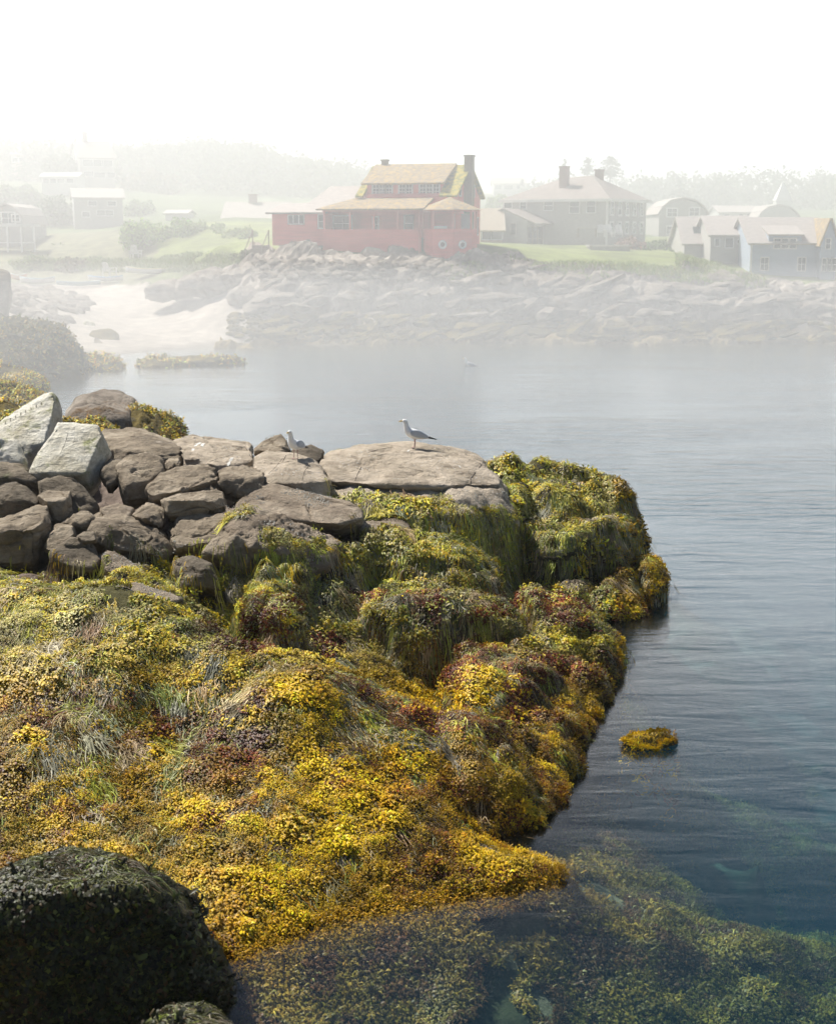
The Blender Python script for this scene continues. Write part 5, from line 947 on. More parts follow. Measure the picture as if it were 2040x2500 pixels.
# --- round shouldered (gambrel) houses in the fog
def gambrel(label, u0, u1, vb, ve, vr, Y, depth=8, wins=(), wmat=None, rz=0):
    c0, c1 = P(u0, vb, Y), P(u1, vb, Y); W_ = c1[0] - c0[0]; bz = c0[2] - 1; h = empty('gambrel_house', ((c0[0] + c1[0]) / 2, Y, bz), rz); tag(h, label, 'house')
    ze, zr = P(u0, ve, Y)[2] - bz, P(u0, vr, Y)[2] - bz; k = W_ / 2; hh = zr - ze; prof = [(-k, ze), (-k * .82, ze + hh * .45), (-k * .5, ze + hh * .82), (0, zr), (k * .5, ze + hh * .82), (k * .82, ze + hh * .45), (k, ze)]
    MB().prism([(-k * .97, 0, 0), (k * .97, 0, 0)] + [(x * .97, 0, z - .06) for x, z in prof[::-1]], (0, depth, 0)).build('wall', wmat or M_grey, h)
    m = MB()
    for (xa, za), (xb, zb_) in zip(prof, prof[1:]): slab(m, [(xa, -.3, za), (xa, depth + .3, za), (xb, depth + .3, zb_), (xb, -.3, zb_)], .15)
    m.build('roof', M_roofp, h)
    for x, a, b_, w in wins: win(h, (x * k, 0, P(u0, a, Y)[2] - bz), FX_, FN, w, P(u0, b_, Y)[2] - P(u0, a, Y)[2], 2, 2, fr=.12)
    return h
gambrel('grey house with a round shouldered roof just right of the grey hip roofed house', 1604, 1724, 588, 525, 484, 145, wins=((-.45, 528, 510, .9), (.45, 526, 508, .9), (-.3, 570, 553, 1.6)))
gambrel('hazy dark shingled house with a round shouldered roof behind the low pale roofs', 1848, 1948, 560, 533, 501, 165, wins=())
house('white_house', 'faint long white house with small dark windows in the fog', 1755, 1880, 560, 520, 505, 170, M_whiteb, M_roofp, 7, wins=((1771, 523, 531, .5, 1, 1), (1806, 523, 531, .5, 1, 1), (1826, 523, 531, .5, 1, 1)))
c = P(1860, 512, 176); cs_ = empty('church_steeple', (c[0] + 3.8, 182, c[2] - 3)); tag(cs_, 'faint white steeple point above the foggy roofs', 'steeple'); m = MB(); m.box(-.9, .9, -.9, .9, 0, 4.2); m.build('tower', M_whiteb, cs_); m = MB(); [m.poly([(a, b_, 4.2), (c_, d_, 4.2), (0, 0, 6.6)]) for a, b_, c_, d_ in ((-1, -1, 1, -1), (1, -1, 1, 1), (1, 1, -1, 1), (-1, 1, -1, -1))]; m.poly([(-1, -1, 4.2), (1, -1, 4.2), (1, 1, 4.2), (-1, 1, 4.2)]); m.build('spire', M_trim, cs_)
house('hill_house', 'faint long house on the foggy hill behind the grey house', 1205, 1282, 470, 449, 436, 235, M_whiteb, M_roofp, 7, wins=((1215, 452, 462, 1, 1, 1), (1240, 452, 462, 1.4, 1, 1), (1268, 452, 462, 1, 1, 1)))
# --- left side, on the hill
lp = lambda cx, cy_: (cx / 2.48, 300 + cy_ / 2.48)
def wl(lst): return tuple((cx / 2.48, 300 + a / 2.48, 300 + b_ / 2.48, w, c_, r_) for cx, a, b_, w, c_, r_ in lst)
h, rf, ze, zr, W_ = house('tall_white_house', 'tall white house with a steep roof standing on the left hill above the trees', 500 / 2.48, 690 / 2.48, 445, 300 + 212 / 2.48, 300 + 118 / 2.48, 190, M_greyl, M_roofg, 8, rz=R(22), wins=wl([(545, 225, 262, 1.3, 1, 1), (600, 225, 262, 1.3, 1, 1), (650, 225, 262, 1.3, 1, 1), (545, 295, 320, 1.2, 1, 1), (610, 300, 330, 1.6, 1, 1), (665, 300, 330, 1.2, 1, 1)]))
for y_, z0_, hh in ((2.3, .62, 1.4), (5.6, .62, 1.4), (4, .32, 1.3), (4, .86, 1.6)): win(h, (-W_ / 2, y_, ze * z0_), (0, -1, 0), (-1, 0, 0), .9, hh, 1, 1)
chimney(rf, -.8, 4, zr - .4, zr + 1.3, .6, M_brick)
h, rf, ze, zr, W_ = house('grey_cottage', 'grey cottage with a white gable end among the bushes on the left', 466 / 2.48, 742 / 2.48, 560, 300 + 455 / 2.48, 300 + 404 / 2.48, 150, M_grey, M_roofp, 6, rz=R(15), wins=wl([(570, 475, 500, .8, 1, 1), (680, 475, 500, .8, 1, 1), (530, 540, 568, .7, 1, 1), (640, 530, 560, 1.6, 2, 1)]))
MB().prism([(-W_ / 2 - .05, 0, 0), (-W_ / 2 - .05, 6, 0), (-W_ / 2 - .05, 6, ze), (-W_ / 2 - .05, 3, zr - .1), (-W_ / 2 - .05, 0, ze)], (.04, 0, 0)).build('gable_boards', M_whiteb, h); win(h, (-W_ / 2 - .05, 3, ze * .4), (0, -1, 0), (-1, 0, 0), .8, 1.3, 1, 2)
gambrel('grey house with a round shouldered roof and a veranda at the left edge', -20, 62, 612, 550, 500, 130, wins=((.1, 545, 520, 1.1), (.55, 540, 525, .6)))
c = P(20, 605, 126); ve = empty('veranda', (c[0], 126, c[2] - .8)); tag(ve, 'open white veranda in front of the left edge house', 'veranda'); MB().box(-2.6, 2.4, 0, 2, 2.6, 2.8).build('roof', M_whiteb, ve); MB().box(-2.6, 2.4, 0, 2, .5, .6).build('floor', M_wood, ve); MB().box(-2.6, 2.4, -.03, .03, 1.2, 1.28).build('railing', M_trim, ve)
for x in (-2.4, -1.2, 0, 1.2, 2.3): MB().box(x - .06, x + .06, -.02, .1, 0, 2.6).build('post', M_trim, ve)
house('pink_house', 'faint pinkish house half hidden by trees at the far upper left', 30, 64, 420, 378, 362, 205, plain('pink_board', (.5, .36, .33), .8), M_roofg, 7, wins=((40, 385, 395, .9, 1, 1), (55, 385, 395, .9, 1, 1)))
house('terraced_house', 'white balconied house below the tall white house on the left hill', 103, 190, 460, 432, 424, 180, M_whiteb, M_whiteb, 4, wins=((115, 436, 446, .8, 1, 1), (130, 436, 446, .8, 1, 1), (150, 436, 446, .8, 1, 1), (172, 436, 446, .8, 1, 1)))
house('long_shed', 'low pale roofed shed behind the round green bushes', 404, 455, 530, 523, 515, 150, M_whiteb, M_conc, 5)
h, rf, ze, zr, W_ = house('long_house', 'long low beige house with one chimney left of the red cottage', 545, 700, 560, 535, 496, 146, M_beige, M_roofp, 8); chimney(rf, -W_ / 2 + 2.6, 4, zr - .6, zr + .9, .8, M_brick)

# ------------------------------------------------------------------ trees and bushes
M_leaf = leafmat('tree_leaf', .6, .25, .2); M_bark = plain('bark', (.12, .09, .07), .9, .2, 10)
def leaves_mesh(name, C, size, col, parent=None, rnd=None, flat=0.0):
    rnd = rnd or RNG; n = len(C); T = rnd.normal(0, 1, (n, 3)); T /= np.linalg.norm(T, axis=1)[:, None]; N = rnd.normal(0, 1, (n, 3)); N[:, 2] += flat * 3; S = np.cross(T, N); S /= np.linalg.norm(S, axis=1)[:, None]
    s = (size * rnd.uniform(.6, 1.4, (n, 1))); V = np.stack([C - T * s, C - S * s * .5, C + T * s, C + S * s * .5], 1).reshape(-1, 3); F = np.arange(n * 4).reshape(-1, 4)
    c = np.repeat(np.array(col) * (1 + rnd.normal(0, .28, (n, 1))) * (1 + rnd.normal(0, .06, (n, 3))), 4, 0)
    return mesh_np(name, V, F, M_leaf, False, np.clip(c, .005, .9), parent)
def conifer(u, vb, vt, Y, w, label, group=None, gap=.0, col=(.065, .10, .05), name='spruce_tree'):
    b = P(u, vb, Y); g = b[2]; h = P(u, vt, Y)[2] - g; t = empty(name, (b[0], Y, g - .3)); tag(t, label, 'tree', group)
    MB().tube((0, 0, 0), (0, 0, h * .97), .02 * h + .05, .03).build('trunk', M_bark, t); pts = []
    n = int(16 + h * 1.2)
    for i in range(n):
        f = (i + .5) / n; z = h * (.12 + .86 * f); r = w * (1 - f) ** .8 * RNG.uniform(.55, 1.15)
        if gap >= .2: z = h * (.55 + .43 * f); r = w * .62 * math.sqrt(max(.02, 1 - abs(f - .35) ** 2 / .43)) * RNG.uniform(.5, 1.2)
        if RNG.random() < gap: continue
        for k in range(int(3 + 4 * (1 - f))):
            a = RNG.uniform(0, 6.28); L_ = r * RNG.uniform(.6, 1.1); m = int(6 + L_ * 16); s = RNG.uniform(.1, 1, m)
            pts.append(np.column_stack([np.cos(a) * s * L_ + RNG.normal(0, .09, m), np.sin(a) * s * L_ + RNG.normal(0, .09, m), z - .22 * s * L_ + RNG.normal(0, .06, m)]))
    leaves_mesh('crown', np.concatenate(pts), .14, col, t, flat=.6); return t
def leafy(name, u0, u1, vb, vt, Y, depth, label, cat='bush', col=(.13, .19, .06), n=2600, size=.12, blobs=9, group=None, pn='foliage'):
    a, b = P(u0, vb, Y), P(u1, vb, Y); h = P(u0, vt, Y)[2] - a[2]; W_ = b[0] - a[0]; t = empty(name, ((a[0] + b[0]) / 2, Y + depth / 2, a[2] - .1)); tag(t, label, cat, group); pts = []
    m = MB()
    for i in range(blobs):
        cx = RNG.uniform(-.36, .36) * W_; cy_ = RNG.uniform(-.35, .35) * depth; hh = h * (1 - .9 * (cx / W_) ** 2 * 2) * RNG.uniform(.72, 1.0); r = np.array((W_ * RNG.uniform(.16, .26), depth * .3, hh * .5)); c = np.array((cx, cy_, hh * .5))
        q = RNG.normal(0, 1, (n // blobs, 3)); q /= np.linalg.norm(q, axis=1)[:, None]; q *= RNG.uniform(.72, 1.06, (len(q), 1)) * (1 + .18 * vn(q * 3 + i * 7, 5))[:, None]; pts.append(c + q * r)
        m.tube((cx * .5, cy_ * .5, 0), (cx, cy_, hh * .6), .05, .02, 6)
    m.build('stem', M_bark, t); leaves_mesh(pn, np.concatenate(pts), size, col, t); return t
for u, vt, vb, Y, w, lab, gp_ in [(1377, 380, 470, 190, 1.9, 'spruce top rising right behind the front brick chimney of the grey house', 0), (1432, 376, 470, 192, 2.1, 'airy pine between the two chimneys of the grey house', .35), (1487, 373, 480, 192, 3.6, 'spreading dark pine right of the rear chimney of the grey house', .2),
    (1274, 432, 480, 225, 1.4, 'small lone spruce on the foggy hill left of the grey house', .1), (1655, 432, 520, 200, 4.0, 'faint pointed spruce in the fog above the round shouldered house', .1)]:
    conifer(u, vb, vt, Y, w, lab, None, gp_)
for u, vt, vb, Y, w in [(62, 342, 440, 205, 2.6), (95, 338, 440, 208, 2.8), (128, 347, 440, 200, 2.0), (20, 360, 450, 215, 4), (158, 350, 430, 212, 2.2), (300, 352, 430, 215, 3.4), (330, 365, 440, 214, 3.2), (392, 343, 440, 216, 2.6), (355, 358, 440, 220, 3.6), (430, 357, 440, 222, 3), (462, 352, 440, 222, 3.4), (490, 343, 440, 224, 3.4),
    (520, 352, 445, 226, 3.6), (552, 350, 445, 228, 4), (582, 350, 445, 228, 4), (612, 358, 450, 230, 3.6), (640, 372, 450, 232, 3.4), (672, 380, 455, 234, 3.4), (705, 388, 460, 236, 3.2), (735, 396, 460, 236, 3), (765, 405, 465, 238, 3), (800, 410, 470, 238, 3), (840, 372, 470, 240, 2.2), (870, 408, 470, 240, 2.8)]:
    conifer(u, vb, vt, Y, w * 1.1, 'foggy spruce standing in the tree line along the left hilltop', 'spruces along the foggy hilltop', 0, (.09, .12, .06))
pts = []
for i in range(420):
    u = RNG.uniform(-60, 900); vt = np.interp(u, [-60, 100, 300, 480, 600, 700, 900], [372, 366, 378, 362, 366, 398, 428]) + RNG.uniform(2, 30); Y = RNG.uniform(205, 235); c = P(u, vt, Y); r = RNG.uniform(1.2, 2.8); q = RNG.normal(0, 1, (130, 3)); q /= np.linalg.norm(q, axis=1)[:, None]; pts.append(c + q * np.array((r, r, r * 1.5)) * RNG.uniform(.7, 1.05, (130, 1)) - np.array((0, 0, r * .6)))
for i in range(150):
    u = RNG.uniform(1290, 2100); vt = np.interp(u, [1290, 1500, 1700, 1800, 2100], [470, 462, 452, 440, 455]) + RNG.uniform(2, 25); Y = RNG.uniform(215, 245); c = P(u, vt, Y); r = RNG.uniform(1.5, 3.2); q = RNG.normal(0, 1, (130, 3)); q /= np.linalg.norm(q, axis=1)[:, None]; pts.append(c + q * np.array((r, r, r * 1.5)) * RNG.uniform(.7, 1.05, (130, 1)) - np.array((0, 0, r * .6)))
tag(leaves_mesh('woods', np.concatenate(pts), .4, (.10, .125, .065)), 'foggy woods covering the hills behind the village', 'woods', kind='stuff')
for a in [('shrub', 285, 400, 612, 525, 124, 7, 'large rounded green bush left of the lawn', (.25, .35, .10), 5200, .16, 12), ('shrub', 385, 470, 600, 524, 127, 6, 'rounded green bush beside the large rounded one', (.24, .34, .10), 4200, .16, 9), ('shrub', 455, 545, 596, 528, 128, 5, 'bright green bush between the rounded bush and the red cottage', (.21, .28, .08), 3600, .15, 9), ('shrub', 540, 625, 602, 545, 124, 4, 'low yellow green hedge ending at the red cottage', (.24, .30, .10), 3200, .14, 9),
    ('shrub', 60, 180, 640, 590, 128, 6, 'olive thicket below the left edge house', (.15, .19, .08), 3600, .16, 10), ('shrub', 20, 130, 690, 615, 117, 5, 'bright beach thicket above the left boats', (.20, .24, .10), 4600, .13, 12), ('shrub', 115, 210, 690, 620, 117, 5, 'brownish thicket above the boats left of the white chair', (.20, .17, .10), 4200, .13, 12), ('shrub', 200, 300, 620, 560, 135, 6, 'dark green thicket hiding the foot of the grey cottage', (.12, .16, .07), 4200, .18, 10),
    ('shrub', 70, 170, 560, 470, 150, 7, 'broad green tree mass left of the grey cottage', (.11, .15, .07), 5200, .2, 12), ('shrub', -20, 80, 520, 430, 165, 8, 'pale green tree mass at the upper left edge', (.15, .20, .09), 4600, .24, 12), ('shrub', 290, 380, 540, 480, 160, 7, 'pale bush behind the right end of the grey cottage', (.18, .24, .10), 3000, .2, 9), ('shrub', 290, 420, 480, 400, 195, 8, 'brownish foggy tree mass right of the tall white house', (.17, .14, .09), 4600, .3, 12),
    ('shrub', 100, 170, 420, 368, 186, 6, 'dark tree crown just left of the tall white house', (.10, .13, .07), 3600, .24, 9), ('shrub', 560, 640, 640, 605, 100, 2, 'scrub at the left corner of the red cottage', (.16, .18, .08), 1500, .1, 8),
    ('rose_bush', 1510, 1580, 625, 570, 118, 4, 'flowering pink rose bush beside the terrace wall', (.30, .17, .13), 3800, .12, 10), ('shrub', 1560, 1680, 628, 580, 117, 4, 'green bank of bushes below the terrace', (.15, .22, .07), 4600, .12, 14), ('shrub', 1640, 1720, 634, 600, 115, 3, 'low green bush right of the bank of bushes', (.15, .21, .07), 2400, .12, 8),
    ('shrub', 1190, 1250, 515, 465, 175, 5, 'yellow green tree mass behind the gap beside the red cottage', (.22, .30, .09), 2800, .22, 8)]:
    leafy(a[0], *a[1:7], a[7], 'bush', a[8], a[9], a[10], a[11])
# turf edge and beach grass
def grass(name, n, polys, hgt, cols, label, Ymin=92, Ymax=125):
    x = RNG.uniform(-42, 42, n); y = RNG.uniform(Ymin, Ymax, n); z = far_z(np.column_stack([x, y]))[0]; p = np.column_stack([x, y, z]); u, v = proj(p); k = np.zeros(n, bool)
    for po in polys: k |= in_poly(u, v, po)
    k &= fbm(p, .6, 2, 400) > -.35; p = p[k]; m = len(p); h = hgt * RNG.uniform(.5, 1.3, (m, 1)) * (1 + .5 * fbm(p, .35, 2, 401))[:, None]; a = RNG.uniform(0, 6.28, m); S = np.column_stack([np.cos(a), np.sin(a), 0 * a]) * .035; lean = np.column_stack([RNG.normal(0, .35, m), RNG.normal(0, .35, m), np.ones(m)])
    V = np.stack([p - S, p + S, p + lean * h * .6 + S * .7, p + lean * h * .6 - S * .7, p + (lean + np.column_stack([RNG.normal(0, .5, m), RNG.normal(0, .5, m), 0 * a])) * h], 1).reshape(-1, 3); b = (np.arange(m) * 5)[:, None]
    F = np.concatenate([b + np.array([0, 1, 2]), b + np.array([0, 2, 3]), b + np.array([3, 2, 4])]); c = np.repeat(jitter(pick(m, cols, [1] * len(cols)), m, .15), 5, 0)
    tag(mesh_np(name, V, F, M_leaf, False, c), label, 'grass', kind='stuff')
grass('grass', 300000, [[(1240,632),(1330,648),(1450,648),(1560,652),(1700,668),(1860,692),(1840,705),(1700,700),(1560,680),(1440,690),(1330,680),(1270,655)], [(1650,625),(1720,640),(1860,690),(1880,705),(1800,700),(1650,650)], [(1080,655),(1160,640),(1190,665),(1100,690)]], .38, [(.28, .36, .09), (.22, .30, .08), (.36, .38, .14)], 'tall sunlit grass fringing the lawn above the right hand rocks')
grass('dune_grass', 200000, [[(20,645),(230,630),(320,640),(420,625),(560,622),(600,645),(500,665),(380,668),(200,664),(40,660)]], .4, [(.24, .30, .11), (.30, .34, .15), (.20, .25, .10)], 'hazy beach grass growing behind the boats', 100, 126)
# ------------------------------------------------------------------ shore boulders beneath the houses
def shore_rock(u0, u1, vt, vb, Y, peak, label, t=2.2, mat=None, slant=0):
    w = u1 - u0; pu = u0 + w * peak; h = vb - vt
    pts = [(u0, vb - h * .05, Y), (u1, vb - h * .1, Y), (u0 + w * .03, vb - h * (.35 + slant * .3), Y + .2), (u1 - w * .03, vb - h * (.35 - slant * .3), Y + .3), (pu - w * .14, vt + h * .12, Y + 1.3), (pu + w * .1, vt, Y + 1.9), (pu + w * .25, vt + h * .18, Y + 1.2), (pu - w * .05, vt + h * .38, Y + .3), (u0 + w * .3, vb, Y - .1), (u0 + w * .7, vb, Y - .1)]
    rock('shore_boulder', pts, t, mat or M_shore, label, 'boulder', sub=5, p=60, amp=.13, freq=.9, crack=.08, strata=.25, base=None, cuts=9, csub=3)
for a in [(802, 1010, 645, 728, 92.5, .72, 'long pale slab slanting up towards the red cottage porch', 3), (900, 1005, 668, 722, 93.2, .45, 'dark wedge of rock right of the long slanting slab', 2.5), (700, 812, 712, 760, 91.2, .6, 'low pale rock at the foot of the long slanting slab', 2), (1040, 1120, 672, 732, 93.0, .5, 'square shadowed rock below the octagonal bay', 2.5),
    (1140, 1190, 700, 742, 91.8, .3, 'small upright rock with one bright face', 1.5), (1185, 1290, 695, 755, 92.0, .5, 'broad dark rock right of the small upright one', 2.5), (990, 1050, 708, 740, 91.6, .5, 'bright topped rock below the square shadowed rock', 1.5), (1265, 1410, 672, 745, 93.0, .35, 'big dark rock under the grass edge', 3),
    (1300, 1430, 720, 745, 91.9, .3, 'flat pale shelf in front of the big dark rock', 2), (1440, 1560, 708, 745, 92.0, .6, 'pale shelf of rock in the middle of the right shore', 2), (1555, 1640, 680, 712, 94.0, .4, 'low dark rock just below the long lawn', 2), (1560, 1700, 655, 690, 96.0, .5, 'grey shelf rock at the tip of the lawn', 3),
    (1690, 1850, 662, 718, 95.2, .35, 'long sloping pale rock below the blue grey house', 3), (1720, 1820, 700, 735, 92.6, .5, 'dark ledge under the long sloping pale rock', 2), (1805, 1850, 712, 728, 92.2, .5, 'small bright oval boulder on the right shore', 1.2), (1870, 2060, 705, 745, 92.8, .4, 'dark layered ledge at the right edge', 3),
    (520, 625, 640, 700, 95.5, .75, 'tall pale rock face left of the red cottage', 3), (430, 540, 655, 705, 95.5, .8, 'shadowed rock left of the tall pale face', 3), (625, 700, 678, 725, 93.0, .5, 'rounded pale rock below the rubble bank', 2), (560, 640, 700, 732, 92.2, .4, 'low flat rock at the top of the beach', 2), (350, 470, 688, 718, 97.0, .5, 'flat beach rock near the white boat', 2),
    (1100, 1230, 745, 790, 90.4, .5, 'weed stained low rock near the water in the middle', 2), (1380, 1520, 775, 812, 89.6, .5, 'weed stained low rock near the water on the right', 2), (1650, 1800, 770, 815, 89.8, .4, 'broad brown tidal rock below the blue grey house', 2), (870, 960, 760, 795, 90.0, .5, 'brown tidal rock left of centre at the water', 2)]:
    shore_rock(*a[:6], a[6], a[7], M_kelp if 'tidal' in a[6] or 'stained' in a[6] else None)
B2 = lambda pts, label, mat=M_shore, t=1.2: rock('beach_rock', pts, t, mat, label, 'rock', sub=4, p=12, amp=.06, freq=1, crack=0, base=None)
B2([(215, 818, 84.5), (225, 806, 85.2), (270, 803, 85.5), (290, 818, 85.2), (292, 830, 84.4), (250, 832, 84)], 'rounded tan rock alone on the beach', M_kelp)
B2([(216, 843, 82.6), (235, 822, 83.2), (256, 843, 82.6), (240, 846, 82.4)], 'dark triangular rock in front of the rounded tan one', M_dark)
B2([(195, 798, 88), (210, 779, 88.6), (230, 788, 88.4), (236, 802, 87.8)], 'small tan and white rock higher up the beach', M_white)
B2([(-60, 775, 79), (-60, 660, 80), (10, 652, 80.3), (30, 662, 80), (28, 700, 79.4), (12, 775, 79)], 'tall dark rock face at the left edge above the beach', M_dark, 4)
def stones(name, n, poly, size, mat, label, seed, Yr=(84, 105)):
    rr = np.random.default_rng(seed); x = rr.uniform(-40, 10, n * 60); y = rr.uniform(*Yr, n * 60); z = far_z(np.column_stack([x, y]))[0]; p = np.column_stack([x, y, z]); u, v = proj(p); k = in_poly(u, v, poly); p = p[k][:n]; D, F = ico(2); Vs, Fs = [], []
    for i, c in enumerate(p):
        s = size * rr.uniform(.4, 1.4); q = D * (1 + .25 * vn(D * 1.5 + i * 3.1, 7))[:, None] * np.array((rr.uniform(.9, 1.5), rr.uniform(.8, 1.3), rr.uniform(.5, .9))) * s; a = rr.uniform(0, 6.28); q = np.column_stack([q[:, 0] * math.cos(a) - q[:, 1] * math.sin(a), q[:, 0] * math.sin(a) + q[:, 1] * math.cos(a), q[:, 2]]); Vs.append(q + c); Fs.append(F + i * len(D))
    tag(mesh_np(name, np.concatenate(Vs), np.concatenate(Fs), mat, False), label, 'stones', kind='stuff')
stones('rubble', 420, [(620,635),(790,640),(1100,650),(1200,665),(1100,680),(900,690),(750,700),(640,690)], .26, M_shore, 'bank of loose rubble heaped under the red cottage', 5, (93, 100))
stones('beach_stones', 380, [(20,700),(130,705),(190,720),(220,740),(160,800),(60,790),(0,760)], .3, M_shore, 'scattered stones at the left end of the beach', 6, (80, 112))
def blocks(name, n, poly, size, mat, label, seed):
    rr = np.random.default_rng(seed); x = rr.uniform(-30, 42, n * 40); y = rr.uniform(86, 99, n * 40); z = far_z(np.column_stack([x, y]))[0]; p = np.column_stack([x, y, z]); u, v = proj(p); k = in_poly(u, v, poly); p = p[k][:n]; Vs, Fs = [], []; off_ = 0; D, F = ico(3)
    for i, c in enumerate(p):
        s = size * rr.uniform(.35, 1.3) ** 1.3; nn = rr.normal(0, 1, (11, 3)); nn /= np.linalg.norm(nn, axis=1)[:, None]; hh = rr.uniform(.55, 1, 11); q = np.maximum(D @ nn.T / hh, 0); r_ = 1 / (np.max(q, 1) + .4); q = D * r_[:, None] * (1 + .10 * vn(D * 3 + i * 5.1, 3))[:, None]; q = q * np.array((rr.uniform(1.2, 2.4), rr.uniform(.8, 1.4), rr.uniform(.35, .65))) * s; t_ = rr.normal(.18, .15); q = np.column_stack([q[:, 0] * math.cos(t_) - q[:, 2] * math.sin(t_), q[:, 1], q[:, 0] * math.sin(t_) + q[:, 2] * math.cos(t_)]); a = rr.normal(0, .5); q = np.column_stack([q[:, 0] * math.cos(a) - q[:, 1] * math.sin(a), q[:, 0] * math.sin(a) + q[:, 1] * math.cos(a), q[:, 2]]); Vs.append(q + c + np.array((0, 0, .05 * s))); Fs.append(F + i * len(D))
    tag(mesh_np(name, np.concatenate(Vs), np.concatenate(Fs), mat, False), label, 'rocks', kind='stuff')
blocks('broken_rock', 210, [(620,690),(900,690),(1100,690),(1250,650),(1450,685),(1900,705),(2040,712),(2040,790),(1500,785),(1100,780),(700,775),(560,740)], .75, M_shore, 'jumbled broken rock ledges along the far shore', 15)
blocks('tidal_rock', 260, [(640,775),(1000,775),(1500,782),(2040,785),(2040,835),(1500,828),(900,826),(600,835)], .6, M_kelp, 'brown weed stained tidal rocks at the far waterline', 16)
stones('shingle', 500, [(560,770),(750,760),(1000,800),(1000,828),(700,830),(560,820)], .2, M_kelp, 'small weed stained stones along the tide line', 8, (84, 95))
# ------------------------------------------------------------------ boats pulled up on the grass
def boat(u0, u1, v, Y, hull, trim, label, rz=0, name='rowing_boat', beam=.5, dp=.36, seat=True):
    a, b = P(u0, v, Y), P(u1, v, Y); L_ = b[0] - a[0]; t = empty(name, ((a[0] + b[0]) / 2, Y, gz((a[0] + b[0]) / 2, Y) + .12), rz); tag(t, label, 'boat', None); n = 15; V = []; F = []
    K = 9
    for i in range(n):
        f = i / (n - 1) * 2 - 1; w = beam * max(.03, (1 - abs(f) ** 2.6)); sheer = dp * (1 + .45 * f * f)
        for k in range(K): an = math.pi * k / (K - 1); V.append((f * L_ / 2, -w * math.cos(an), sheer - (sheer - .0 - .12 * f * f) * math.sin(an) ** .8))
    for i in range(n - 1):
        for k in range(K - 1): q = i * K + k; F.append((q, q + 1, q + K + 1, q + K))
    o = mesh_np('hull', V, F, hull, True, parent=t); md = o.modifiers.new('thickness', 'SOLIDIFY'); md.thickness = .03
    m = MB(); P_ = lambda i, s: Vector(V[i * K + (0 if s < 0 else K - 1)]) + Vx(0, .02 * s, .02)
    for s_ in (-1, 1):
        for i in range(n - 1): m.tube(P_(i, s_), P_(i + 1, s_), .03, n=6)
    m.build('gunwale', trim, t)
    if seat:
        for f in (-.35, .15): MB().box(f * L_ / 2 - .12, f * L_ / 2 + .12, -beam * .85, beam * .85, dp * .72, dp * .72 + .03).build('thwart', M_wood, t)
    return t
M_orange = plain('faded_orange_hull', (.62, .38, .22), .5, .08); M_wh = plain('white_hull', (.80, .80, .80), .4, .04); M_pb = plain('pale_blue_hull', (.45, .58, .66), .45, .06); M_bl = plain('blue_trim', (.22, .36, .60), .5, .05); M_ye = plain('cream_hull', (.78, .74, .52), .45, .05)
boat(28, 66, 680, 112, M_orange, M_trim, 'faded orange dinghy at the left end of the row of boats', R(8), 'dinghy')
boat(48, 136, 690, 110.5, M_wh, M_pb, 'white rowing boat with a pale blue gunwale on the left', R(-6))
boat(140, 245, 695, 110, M_pb, M_pb, 'pale blue kayak lying lowest on the grass bank', R(14), 'kayak', .34, .26, False)
boat(215, 302, 682, 111.5, M_wh, M_bl, 'white kayak with a blue gunwale in the middle of the row', R(-5), 'kayak', .36, .3, False)
boat(308, 428, 682, 111, M_wh, M_ye, 'long white canoe with a cream gunwale at the right end of the row', R(-3), 'canoe', .42, .36)
c = P(268, 648, 114.5); t = garden_chair(268, 648, 114.5, R(150), M_trim, 'white garden chair standing in the beach grass above the boats', None, 1.2); t.location.z = gz(c[0], 114.5)
c = P(332, 616, 122); t = garden_chair(332, 616, 122, R(170), M_trim, 'white garden chair at the foot of the large rounded bush', None, 1.2); t.location.z = gz(c[0], 122)
c = P(622, 612, 99.5); st_ = empty('wooden_steps', (c[0], 99.5, gz(c[0], 99.5)), R(-17)); tag(st_, 'weathered wooden steps and rail at the left wall of the red cottage', 'steps')
for k in range(5): MB().box(-.7, .5, .28 * k, .28 * k + .3, 0, .22 * (k + 1)).build('step', M_wood, st_)
for x in (-.7, .5): MB().tube((x, 0, .9), (x, 1.3, 2.1), .04).build('rail', M_wood, st_); MB().tube((x, 0, 0), (x, 0, .95), .04).build('post', M_wood, st_); MB().tube((x, 1.3, 0), (x, 1.3, 2.15), .04).build('post', M_wood, st_)

# ------------------------------------------------------------------ gulls
M_feath = plain('white_feather', (.92, .92, .90), .7, .04, 20); M_gw = plain('grey_wing', (.48, .52, .57), .7, .08, 20); M_bk = plain('black_tip', (.03, .03, .035), .6, .2); M_bill = plain('yellow_bill', (.75, .50, .06), .45, .05); M_leg = plain('pink_leg', (.55, .38, .34), .6, .05); M_eye = plain('gull_eye', (.02, .02, .02), .2)
def loft(path, name, mat, parent, n=16, thick=None):
    V, F = [], []
    for i, (c, rx, rz_) in enumerate(path):
        a = Vector(path[max(0, i - 1)][0]); b = Vector(path[min(len(path) - 1, i + 1)][0]); d = (b - a).normalized(); s = Vx(0, 1, 0); u_ = d.cross(s).normalized()
        for k in range(n): t = 2 * math.pi * k / n; V.append(tuple(Vector(c) + s * rx * math.cos(t) + u_ * rz_ * math.sin(t)))
    for i in range(len(path) - 1):
        for k in range(n): F.append((i * n + k, i * n + (k + 1) % n, (i + 1) * n + (k + 1) % n, (i + 1) * n + k))
    m = MB(); m.v = V; m.f = F + [tuple(range(n - 1, -1, -1)), tuple(range((len(path) - 1) * n, len(path) * n))]; o = m.build(name, mat, parent, True); sd = o.modifiers.new('smooth', 'SUBSURF'); sd.levels = sd.render_levels = 1; return o
